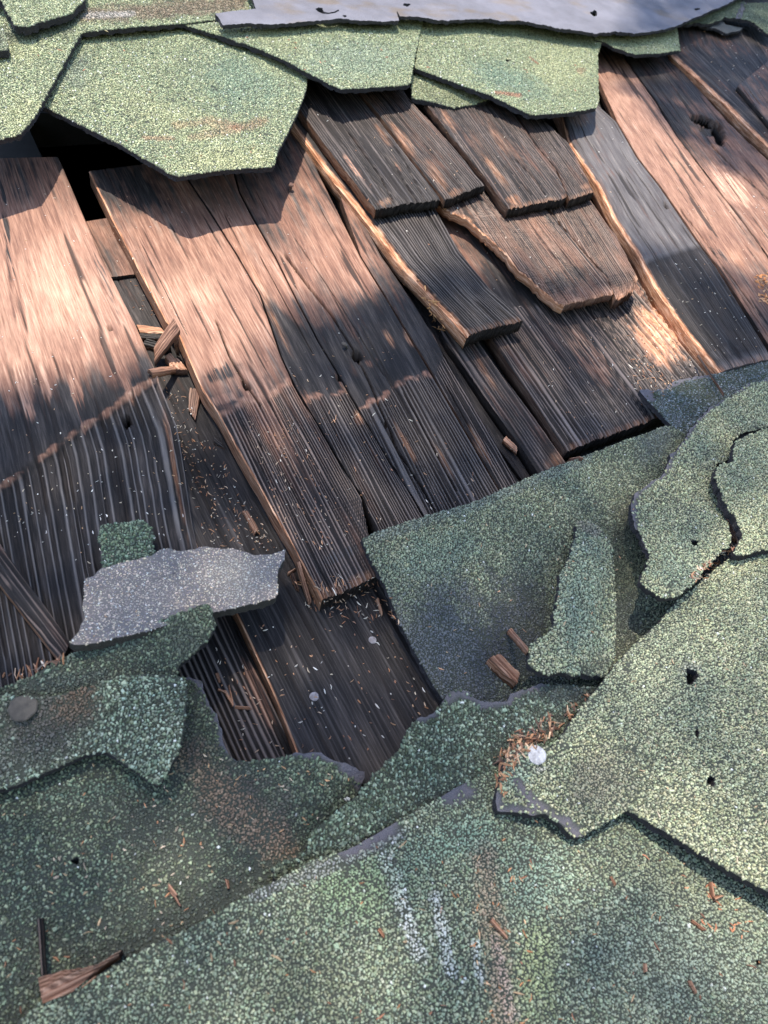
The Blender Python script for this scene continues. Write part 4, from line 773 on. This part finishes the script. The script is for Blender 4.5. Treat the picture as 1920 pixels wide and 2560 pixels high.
nail(1341, 1888, 23, M_GALV, 'bright zinc roofing nail head at the lobe of the large right shingle', rise=.9)
nail(931, 1601, 10, M_GREYN, 'small grey nail head, upper of two on the dark shake', rise=.7)
nail(785, 1742, 11.5, M_GREYN, 'small grey nail head, lower of two on the dark shake', rise=.7)
nail(876, 872, 6, M_OLDN, 'bent nail standing up from the cracked shake', shaft=.0035, lean=(-1.2, .6))
nail(727, 478, 7, M_RUST, 'small rusty nail standing up near the hexagonal tab', shaft=.005, lean=(0, .3))
nail(1098, 842, 9, M_RUST, 'rusty nail beside the narrow gap', shaft=.006, lean=(.6, .5))

def chip(name, a, b, w0, w1, label, cat='wood chip', th=2.5, ha=.3, hb=.3, wea=.1, fresh=0., side=.3, group=None, jag=2.6, amp=1.0, bend=0., ridge=True):
    a = np.array(a, float); b = np.array(b, float); d = (b - a) / np.linalg.norm(b - a); s = np.array([d[1], -d[0]])
    za = hit(*a)[0][2] * 1000; zb = hit(*b)[0][2] * 1000; zm = hit(*((a + b) / 2))[0][2] * 1000
    k = max(0, zm - (za + zb) / 2)
    L, R = [], []
    sk0, sk1 = RNG.uniform(-.5, .5, 2) * (w0 + w1) / 2
    for t, wd in ((0, w0), (.3, w0 * .97), (.5, (w0 + w1) / 2), (.7, w1), (1, w1 * .9)):
        c = a + (b - a) * t + s * bend * math.sin(t * math.pi)
        sk = d * (sk0 * (1 - t) ** 3 + sk1 * t ** 3)
        L.append(c - s * wd / 2 + sk); R.append(c + s * wd / 2 - sk)
    o = shake(name, L, R, [(0, za + k + th + ha), (1, zb + k + th + hb)], th, None, wea=((0, wea), (1, wea)), side=side, rows=22, cols=16, edge_jag=1.3, jag=jag,
              ridge=dict(amp=amp * .8, wl=1.3, sharp=1., drop=0, rough=.9, tone=.75) if ridge else None, patches=[((a[0] + b[0]) / 2, (a[1] + b[1]) / 2, 999, 999, 0, 'fresh', fresh)] if fresh else ())
    tag(o, label, cat, group or 'wood chips and splinters lying on the roof'); return o
# pile in the gap beside the broad board
chip('wood_chip', (345, 820), (410, 826), 18, 14, 'flat orange chip, topmost of the pile in the gap', fresh=.85, side=.8, th=3, ha=2, hb=4)
chip('wood_chip', (350, 834), (404, 840), 15, 14, 'dark grey chip under the orange one in the gap pile', wea=.9, th=3, ha=1, hb=2)
chip('bark_piece', (362, 853), (420, 868), 15, 12, 'mossy bark piece beneath the leaning brown chip', 'bark', wea=1., th=4, ha=0, hb=1, amp=2.)
chip('wood_chip', (441, 808), (386, 884), 30, 26, 'oblong brown chip leaning across the pile in the gap', wea=.25, th=4, ha=9, hb=5, side=.5, jag=2)
chip('wood_chip', (440, 850), (444, 876), 11, 9, 'short pale chip standing at the right end of the gap pile', fresh=.6, th=4, ha=2, hb=1, side=.7)
chip('wood_chip', (420, 886), (450, 922), 18, 34, 'wedge-shaped orange chip below the leaning brown one', fresh=.55, th=5, ha=3, hb=1, side=.7)
chip('wood_chip', (375, 927), (436, 918), 13, 11, 'pinkish chip lying across the gap at the edge of the broad board', fresh=.4, wea=.1, th=3, ha=3, hb=3, side=.6)
chip('wood_chip', (489, 972), (480, 1035), 30, 22, 'flat dark brown chip alone in the gap', wea=.45, th=2.5, ha=1.5, hb=.5, side=.7)
chip('wood_chip', (614, 1276), (642, 1328), 12, 14, 'orange and grey chip at the foot of the reddish board', fresh=.4, wea=.5, th=4, ha=.5, hb=.5, side=.7)
chip('wood_chip', (535, 1098), (556, 1112), 12, 8, 'small black chip near the edge of the reddish board', wea=.95, th=2)
chip('splinter', (746, 1404), (776, 1506), 9, 8, 'long red-brown splinter beside the butt of the reddish board', 'splinter', wea=.15, fresh=.3, th=3, jag=1)
chip('splinter', (732, 1430), (745, 1470), 11, 8, 'short brown splinter left of the long one', 'splinter', wea=.35, th=3)
chip('splinter', (720, 1432), (738, 1420), 6, 5, 'tiny orange splinter by the corner of the grey patch', 'splinter', fresh=.5, th=2)
chip('splinter', (944, 1495), (956, 1532), 6, 7, 'pale splinter under the left edge of the sagging sheet', 'splinter', fresh=.6, th=2)
chip('splinter', (1275, 1572), (1320, 1622), 12, 8, 'slim pink splinter on the sagging sheet', 'splinter', wea=.1, fresh=.25, th=3, hb=1)
chip('wood_chip', (1240, 1638), (1296, 1696), 28, 26, 'blocky striped chunk of wood on the sagging sheet', wea=.3, fresh=.35, th=7, ha=1, hb=1, side=.8, amp=2.4, jag=2.5)
chip('wood_chip', (1262, 1094), (1292, 1122), 12, 12, 'orange chip in the narrow gap', fresh=.6, wea=.1, th=3, side=.8)
chip('wood_chip', (1414, 1152), (1457, 1142), 10, 8, 'reddish chip at the ragged end of the combed shake', fresh=.3, wea=.1, th=3, side=.6)
chip('splinter', (1746, 886), (1812, 985), 4, 2.5, 'thin dry stalk leaning from the black board end', 'stalk', wea=.6, th=1.2, ha=1.5, hb=6, jag=.3, ridge=False)
chip('splinter', (1822, 1298), (1842, 1350), 13, 14, 'brown splinter wedged between the torn right pieces', 'splinter', wea=.2, fresh=.2, th=3, ha=0, hb=0)
chip('wood_chip', (100, 2476), (302, 2379), 62, 10, 'large dark splinter with an orange edge, bottom left corner', wea=.42, fresh=.12, th=11, ha=3, hb=1, side=.75, jag=3, amp=2., bend=-10)
chip('wood_chip', (168, 2474), (226, 2440), 10, 9, 'pale sliver along the lower edge of the large dark splinter', fresh=.5, wea=.1, th=3, ha=1, hb=1)
chip('twig', (98, 2296), (108, 2440), 15, 14, 'straight grey twig behind the large dark splinter', 'twig', wea=.75, th=3.5, ha=1, hb=6, jag=1)
chip('wood_strip', (-60, 1330), (163, 1630), 62, 54, 'loose grooved grey wood strip pointing at the patch, lower left', 'wood strip', wea=.72, th=6, ha=1, hb=3, side=.5, jag=1.2, amp=1.6)
chip('splinter', (421, 2214), (440, 2240), 9, 12, 'pinkish splinter on the dark shingle', 'splinter', wea=.1, fresh=.3, th=2)
chip('splinter', (437, 2240), (450, 2264), 6, 4, 'thin tail of the pinkish splinter', 'splinter', fresh=.5, th=2)
chip('splinter', (1230, 2298), (1272, 2345), 8, 7, 'rust-red twig fragment on the broad bottom shingle', 'splinter', wea=.1, fresh=.5, th=3, jag=1)
chip('splinter', (948, 2322), (962, 2342), 6, 5, 'orange splinter left of the white scuffs', 'splinter', fresh=.8, th=2)
chip('splinter', (1732, 2300), (1765, 2325), 6, 7, 'orange-brown splinter right of centre on the broad shingle', 'splinter', fresh=.5, th=2)
chip('splinter', (1728, 2452), (1744, 2482), 7, 5, 'tan splinter near the bottom right', 'splinter', fresh=.5, th=2)
chip('splinter', (1780, 2205), (1786, 2242), 7, 8, 'upright orange splinter below the long shingle edge', 'splinter', fresh=.6, th=2)
chip('splinter', (1788, 2246), (1808, 2238), 9, 6, 'second orange splinter below the long shingle edge', 'splinter', fresh=.6, th=2)
chip('splinter', (1616, 2410), (1618, 2430), 6, 6, 'orange-brown splinter upright in the middle of the right half', 'splinter', fresh=.4, th=2)
chip('splinter', (1530, 2190), (1543, 2212), 6, 6, 'salmon splinter below the ragged lobe', 'splinter', fresh=.45, th=2)
chip('splinter', (566, 2198), (572, 2222), 7, 6, 'orange splinter near the tip of the torn strip', 'splinter', fresh=.5, th=2)
chip('splinter', (204, 2468), (240, 2440), 3, 3, 'hairline pale splinter on the large dark one', 'splinter', fresh=.6, th=1)
chip('splinter', (562, 1725), (584, 1762), 6, 6, 'pale splinter in the black hole', 'splinter', fresh=.75, th=1.6)
chip('splinter', (572, 1712), (582, 1756), 4, 5, 'thin white splinter in the black hole', 'splinter', fresh=.8, th=1.5)
chip('splinter', (588, 1766), (626, 1768), 6, 6, 'flat tan splinter in the black hole', 'splinter', fresh=.6, th=1.6)
chip('splinter', (548, 1720), (568, 1732), 6, 5, 'stubby pink splinter in the black hole', 'splinter', fresh=.4, th=1.6)
chip('splinter', (542, 1680), (550, 1702), 8, 7, 'orange splinter at the top of the black hole', 'splinter', fresh=.6, th=1.8)

# loose shreds, needles and specks: more than anyone could count
bpy.context.view_layer.update(); DG = bpy.context.evaluated_depsgraph_get()
DCOL = [(.45, .24, .13), (.33, .15, .08), (.52, .36, .24), (.22, .12, .08), (.60, .52, .42), (.40, .19, .09)]
def shreds(name, spots, label=None):
    V_, F4, C_ = [], [], []
    for (u, v, l, wd, colr, up_) in spots:
        p, n = hit(u, v); n = n / np.linalg.norm(n)
        if n[2] < .25: n = np.array([0, 0, 1.])
        a = RNG.uniform(0, 2 * np.pi); d = np.array([math.cos(a), math.sin(a), RNG.normal(0, up_)]); d = d - n * (d @ n) * .9; d /= np.linalg.norm(d)
        s = np.cross(n, d); s /= np.linalg.norm(s); nn = np.cross(d, s)
        c = p + n * wd * .6; m = c + nn * RNG.normal(0, .06) * l + s * RNG.normal(0, .08) * l
        o = len(V_)
        for q, k in ((c - d * l / 2, .5), (m, 1.), (c + d * l / 2, .35)):
            for sx, sn in ((-.5, -.35), (.5, -.35), (.0, .5)): V_.append(q + s * wd * sx * k + nn * wd * sn * k)
        for r_ in (0, 3):
            for i in range(3): F4.append((o + r_ + i, o + r_ + (i + 1) % 3, o + r_ + 3 + (i + 1) % 3, o + r_ + 3 + i))
        F4.append((o + 0, o + 2, o + 1, o + 1)); F4.append((o + 6, o + 7, o + 8, o + 8))
        C_ += [(*colr, 1)] * 9
    F4 = np.array(F4); q = F4[F4[:, 2] != F4[:, 3]]; t3 = F4[F4[:, 2] == F4[:, 3]][:, :3]
    return mesh_object(name, np.array(V_), [q, t3], M_DEB, None, dict(Col=('FLOAT_COLOR', np.array(C_))), smooth=False)
def scat(poly, n, l=(1.2, 4), wd=(.3, .7), up_=.1, cols=DCOL, gain=1.):
    poly = np.array(poly, float); lo, hi = poly.min(0), poly.max(0); out = []
    while len(out) < n:
        q = RNG.uniform(lo, hi, (n * 2, 2)); q = q[inside(q[:, 0], q[:, 1], poly)]
        for u, v in q[:n - len(out)]:
            c = np.array(cols[RNG.integers(len(cols))]) * RNG.uniform(.7, 1.25) * gain
            out.append((u, v, RNG.uniform(*l) * RNG.uniform(.4, 1) / 1000, RNG.uniform(*wd) / 1000, tuple(np.clip(c, 0, .9)), up_))
    return out
PALEC = [(.62, .56, .48), (.52, .42, .3), (.7, .66, .6), (.45, .27, .15)]
sp = []
sp += scat([(400, 930), (470, 1000), (560, 1160), (700, 1370), (690, 1380), (520, 1370), (470, 1200)], 190, (1, 4.5))
sp += scat([(400, 930), (470, 1000), (560, 1160), (700, 1370), (690, 1380), (520, 1370), (470, 1200)], 90, (.5, 1.6), (.4, .9), .05, PALEC)
sp += scat([(620, 1050), (740, 1050), (900, 1330), (820, 1380), (700, 1330)], 170, (1, 4))
sp += scat([(700, 900), (1000, 1000), (1240, 1230), (900, 1330)], 90, (1, 4))
sp += scat([(730, 1440), (960, 1440), (1000, 1560), (860, 1560), (760, 1520)], 120, (1.5, 6))
sp += scat([(600, 1540), (960, 1560), (1080, 1760), (900, 1900), (760, 1890)], 110, (.8, 3.5), (.3, .8), .1, PALEC + DCOL)
sp += scat([(520, 1620), (600, 1620), (720, 1880), (600, 1890)], 40, (1, 4))
sp += scat([(0, 420), (150, 420), (440, 1050), (0, 1160)], 70, (.6, 2), (.3, .6), .05, PALEC)
sp += scat([(0, 1170), (440, 1070), (480, 1340), (200, 1440), (0, 1340)], 110, (.6, 2.5), (.3, .7), .05, PALEC)
sp += scat([(260, 560), (300, 560), (450, 800), (330, 780)], 40, (1, 3))
sp += scat([(230, 430), (600, 480), (1000, 740), (1050, 900), (600, 1000), (440, 830)], 100, (.6, 2.2), (.25, .45), .08, PALEC + DCOL)
sp += scat([(1560, 900), (1620, 880), (1700, 960), (1660, 990), (1590, 980)], 70, (2, 6))
sp += scat([(1560, 760), (1680, 740), (1740, 900), (1640, 950), (1570, 900)], 160, (1, 3.5), (.25, .5), .1)
sp += scat([(1300, 820), (1700, 760), (1760, 930), (1480, 1100), (1380, 1050)], 90, (.8, 3), (.3, .6), .08, PALEC + DCOL)
sp += scat([(1620, 640), (1760, 640), (1920, 860), (1800, 900)], 50, (.8, 3), (.3, .6), .08, PALEC)
sp += scat([(1680, 80), (1920, 60), (1920, 340), (1800, 240)], 40, (1, 3), (.5, 1), .05, PALEC)
sp += scat([(1880, 690), (1920, 680), (1920, 760), (1895, 760)], 45, (3, 9), (.8, 1.6), .4, [(.5, .2, .07), (.55, .3, .15)])
sp += scat([(760, 260), (1480, 300), (1600, 720), (1300, 780), (900, 500)], 120, (.8, 3), (.3, .6), .08, PALEC + DCOL)
sp += scat([(1440, 260), (1920, 480), (1920, 700), (1700, 520)], 50, (.8, 3), (.3, .7), .08, PALEC)
sp += scat([(1045, 700), (1085, 740), (1120, 830), (1090, 840)], 26, (4, 12), (.6, 1.4), .4, [(.5, .25, .10), (.4, .2, .08)])
sp += scat([(1245, 1870), (1300, 1830), (1400, 1770), (1470, 1735), (1480, 1745), (1420, 1800), (1350, 1860), (1260, 1920), (1240, 1910)], 110, (2, 8), (.5, 1.6), .15, [(.30, .15, .08), (.20, .10, .06), (.42, .24, .13), (.12, .07, .05), (.5, .34, .22)])
sp += scat([(1240, 1900), (1300, 1820), (1390, 1830), (1300, 1870), (1262, 1990), (1242, 1980)], 60, (2, 7), (.5, 1.6), .15, [(.28, .13, .07), (.2, .1, .06), (.4, .2, .1)])
sp += scat([(1720, 1440), (1830, 1360), (1840, 1370), (1750, 1460)], 60, (2.5, 6), (.5, 1.2), .2)
sp += scat([(0, 2500), (900, 2080), (1250, 2050), (1550, 2060), (1920, 2240), (1920, 2560), (0, 2560)], 110, (1.2, 5), (.3, .9), .12, [(.36, .17, .08), (.30, .13, .07), (.42, .28, .16), (.22, .10, .06)])
sp += scat([(1180, 2100), (1320, 2200), (1330, 2560), (1180, 2560)], 40, (1.2, 5), (.3, .8), .12, [(.5, .22, .1), (.55, .35, .2)])
sp += scat([(1700, 2180), (1900, 2250), (1860, 2350), (1720, 2300)], 22, (2, 6), (.3, .9), .12, [(.5, .2, .1), (.45, .18, .09)])
sp += scat([(0, 2000), (200, 1900), (460, 1900), (700, 2150), (600, 2250), (300, 2390), (0, 2480)], 100, (1, 4), (.4, .9), .12, [(.42, .2, .1), (.45, .34, .24), (.4, .27, .15)])
sp += scat([(480, 1880), (700, 1910), (880, 1940), (760, 2100), (600, 2050)], 40, (1, 3.5), (.3, .8), .1, [(.5, .28, .14), (.55, .42, .3)])
sp += scat([(1500, 1750), (1920, 1420), (1920, 2200), (1600, 2030)], 80, (1, 4), (.3, .7), .1, [(.45, .3, .18), (.5, .4, .28)])
sp += scat([(930, 1360), (1500, 1160), (1640, 1300), (1500, 1650), (1120, 1720)], 60, (1, 4), (.3, .7), .1, [(.5, .35, .22), (.45, .25, .14)])
sp += scat([(20, 60), (500, 90), (680, 380), (450, 430), (100, 260)], 30, (2, 6), (.5, 1.), .1, [(.4, .2, .12), (.6, .5, .3)])
sp += scat([(500, 90), (1050, 80), (1490, 150), (1480, 270), (1100, 180), (850, 210)], 40, (2, 6), (.5, 1.), .1, [(.4, .16, .09), (.6, .5, .3)])
sp += scat([(210, 1450), (700, 1380), (690, 1490), (200, 1600)], 40, (.6, 2), (.3, .7), .05, PALEC)
sp += scat([(0, 1690), (180, 1640), (60, 1700)], 30, (3, 9), (.5, 1.), .15)
dz = shreds('wood_shreds', sp); dz['kind'] = 'stuff'; dz['label'] = 'countless small wood shreds, needles and pale specks scattered over the roof'

# ------------------------------------------------------------------ the conifer beyond the ridge whose sprays dapple the roof
LIT = [  # places on the boards that the sun reaches (photo points)
 ([(-300, -400), (1560, -400), (1555, 130), (1500, 330), (1500, 470), (1565, 600), (1590, 690), (1400, 735), (1290, 650), (1180, 640), (1060, 660), (1000, 712), (975, 728), (915, 748), (870, 732), (840, 712), (777, 700), (741, 735), (742, 790), (690, 828), (660, 850), (600, 900), (540, 960), (470, 960), (400, 905), (300, 900), (130, 930), (-300, 940)], 1.),
 ([(1560, 705), (1660, 695), (1735, 780), (1755, 890), (1700, 970), (1600, 970), (1535, 890), (1530, 780)], 1.),
 ([(1440, 190), (1530, 195), (1610, 235), (1670, 300), (1760, 370), (1850, 430), (2000, 480), (2000, 740), (1900, 700), (1800, 650), (1650, 620), (1540, 500), (1460, 330)], 1.),
 ([(610, 850), (690, 850), (735, 1000), (750, 1170), (690, 1180), (620, 1020)], .75),
 ([(1380, 230), (1500, 200), (1760, 600), (1700, 640), (1590, 620), (1500, 480)], 1.),
 ([(1500, 1500), (2200, 1200), (2200, 2700), (1250, 2700), (1350, 2000)], .64),
 ([(230, 1440), (420, 1380), (600, 1380), (560, 1480), (260, 1580)], .5),
 ([(900, 1340), (1480, 1130), (1420, 1300), (1000, 1480)], .35),
 ([(900, 2150), (1300, 2000), (1300, 2700), (1000, 2700)], .5), ([(-300, 2500), (500, 2320), (950, 2130), (1000, 2700), (-300, 2700)], .38), ([(-300, 2000), (300, 1950), (300, 2400), (-300, 2500)], .28),
]
def transmit(u, v):
    T = np.full(u.shape, .14)
    for poly, val in LIT:
        T = np.maximum(T, np.where(inside(u, v, poly), val, 0))
    return T
N = 60000
bx = RNG.uniform(-.55, 1.15, N); by = RNG.uniform(-.3, 1.9, N)
Pr = np.stack([bx, by, np.full(N, .024)], -1)
# photo position of the roof point where that ray lands
u, v = pix(bx + (bx - CAM[0]) * .024 / (HC - .024), by + (by - CAM[1]) * .024 / (HC - .024))
keep = RNG.uniform(0, 1, N) > transmit(u, v) ** .8
keep &= (transmit(u, v) < .99)
Pr = Pr[keep]; k = len(Pr)
D = RNG.uniform(3.0, 5.0, k)
Q = Pr - LIGHT[None] * D[:, None]
# small flat sprays
a = RNG.normal(0, 1, (k, 3)); a /= np.linalg.norm(a, axis=1)[:, None]; b = RNG.normal(0, 1, (k, 3)); b -= a * (a * b).sum(1)[:, None]; b /= np.linalg.norm(b, axis=1)[:, None]
ln = RNG.uniform(.012, .022, (k, 1)); wd = RNG.uniform(.006, .011, (k, 1))
LV = np.stack([Q - a * ln, Q + b * wd, Q + a * ln, Q - b * wd], 1).reshape(-1, 3)
tw = RW @ Vector((0, 0, 0))
cen = np.array(Q.mean(0)); cw = RW @ Vector(cen)
root = bpy.data.objects.new('conifer_tree', None); COL.objects.link(root)
tb = Vector((cw.x + 3.2, cw.y - 2.0, -3.2)); root.location = tb; MW['conifer_tree'] = Matrix.Translation(tb)
tag(root, 'tall conifer beyond the ridge whose sprays shade the lower roof, outside the picture', 'tree')
mesh_object('crown', LV, [np.arange(4 * k).reshape(-1, 4)], M_LEAF, root, smooth=False)
def limb(name, pts, radii, parent):
    pts = [np.array(RI @ Vector(p)) for p in pts]; k_ = 9; V_ = []; n = len(pts)
    for i, (p, r) in enumerate(zip(pts, radii)):
        d = pts[min(i + 1, n - 1)] - pts[max(i - 1, 0)]; d /= np.linalg.norm(d); s = np.cross(d, [0.3, 0.2, .93] if abs(d[2]) < .9 else [1, 0, 0]); s /= np.linalg.norm(s); t = np.cross(d, s)
        for j in range(k_):
            an = j / k_ * 2 * math.pi; rr = r * (1 + .12 * math.sin(3 * an + i)); V_.append(p + s * rr * math.cos(an) + t * rr * math.sin(an))
    f = [np.array([(i * k_ + j, i * k_ + (j + 1) % k_, (i + 1) * k_ + (j + 1) % k_, (i + 1) * k_ + j) for i in range(n - 1) for j in range(k_)])]
    return mesh_object(name, V_, f, M_BARK, parent)
limb('trunk', [tb + Vector((0, 0, z)) + Vector((.05 * math.sin(z), .04 * math.cos(z * 1.3), 0)) for z in np.linspace(-.1, 9.5, 14)], np.linspace(.22, .03, 14), root)
far = np.argsort(-Q[:, 0]); low = np.argsort(Q[:, 1])
for i, ti in enumerate([low[60], low[400], low[900]]):
    e = RW @ Vector(Q[ti]); s0_ = tb + Vector((0, 0, min(8.5, e.z + 3.2 + .5))); mid = (e + s0_) / 2 + Vector((0, 0, .25))
    limb('branch', [s0_, mid, e], [.03, .012, .003], root)
# foliage further up and down the tree
m = 5000; zz = RNG.uniform(1.2, 9.6, m); rr = (10.2 - zz) * .13 * np.sqrt(RNG.uniform(.1, 1, m)); an = RNG.uniform(0, 6.28, m)
Wp = np.stack([tb.x + rr * np.cos(an), tb.y + rr * np.sin(an), -3.2 + zz], -1)
Rinv = np.array(RI.to_3x3()); Q2 = Wp @ Rinv.T; a = RNG.normal(0, 1, (m, 3)) * .07; b = RNG.normal(0, 1, (m, 3)) * .03
mesh_object('crown', np.stack([Q2 - a, Q2 + b, Q2 + a, Q2 - b], 1).reshape(-1, 3), [np.arange(4 * m).reshape(-1, 4)], M_LEAF, root, smooth=False)
print('leaves', k, 'granules', N_GRAN[0], 'triangles', sum(len(o.data.loops) - 2 * len(o.data.polygons) for o in COL.objects if o.type == 'MESH'))
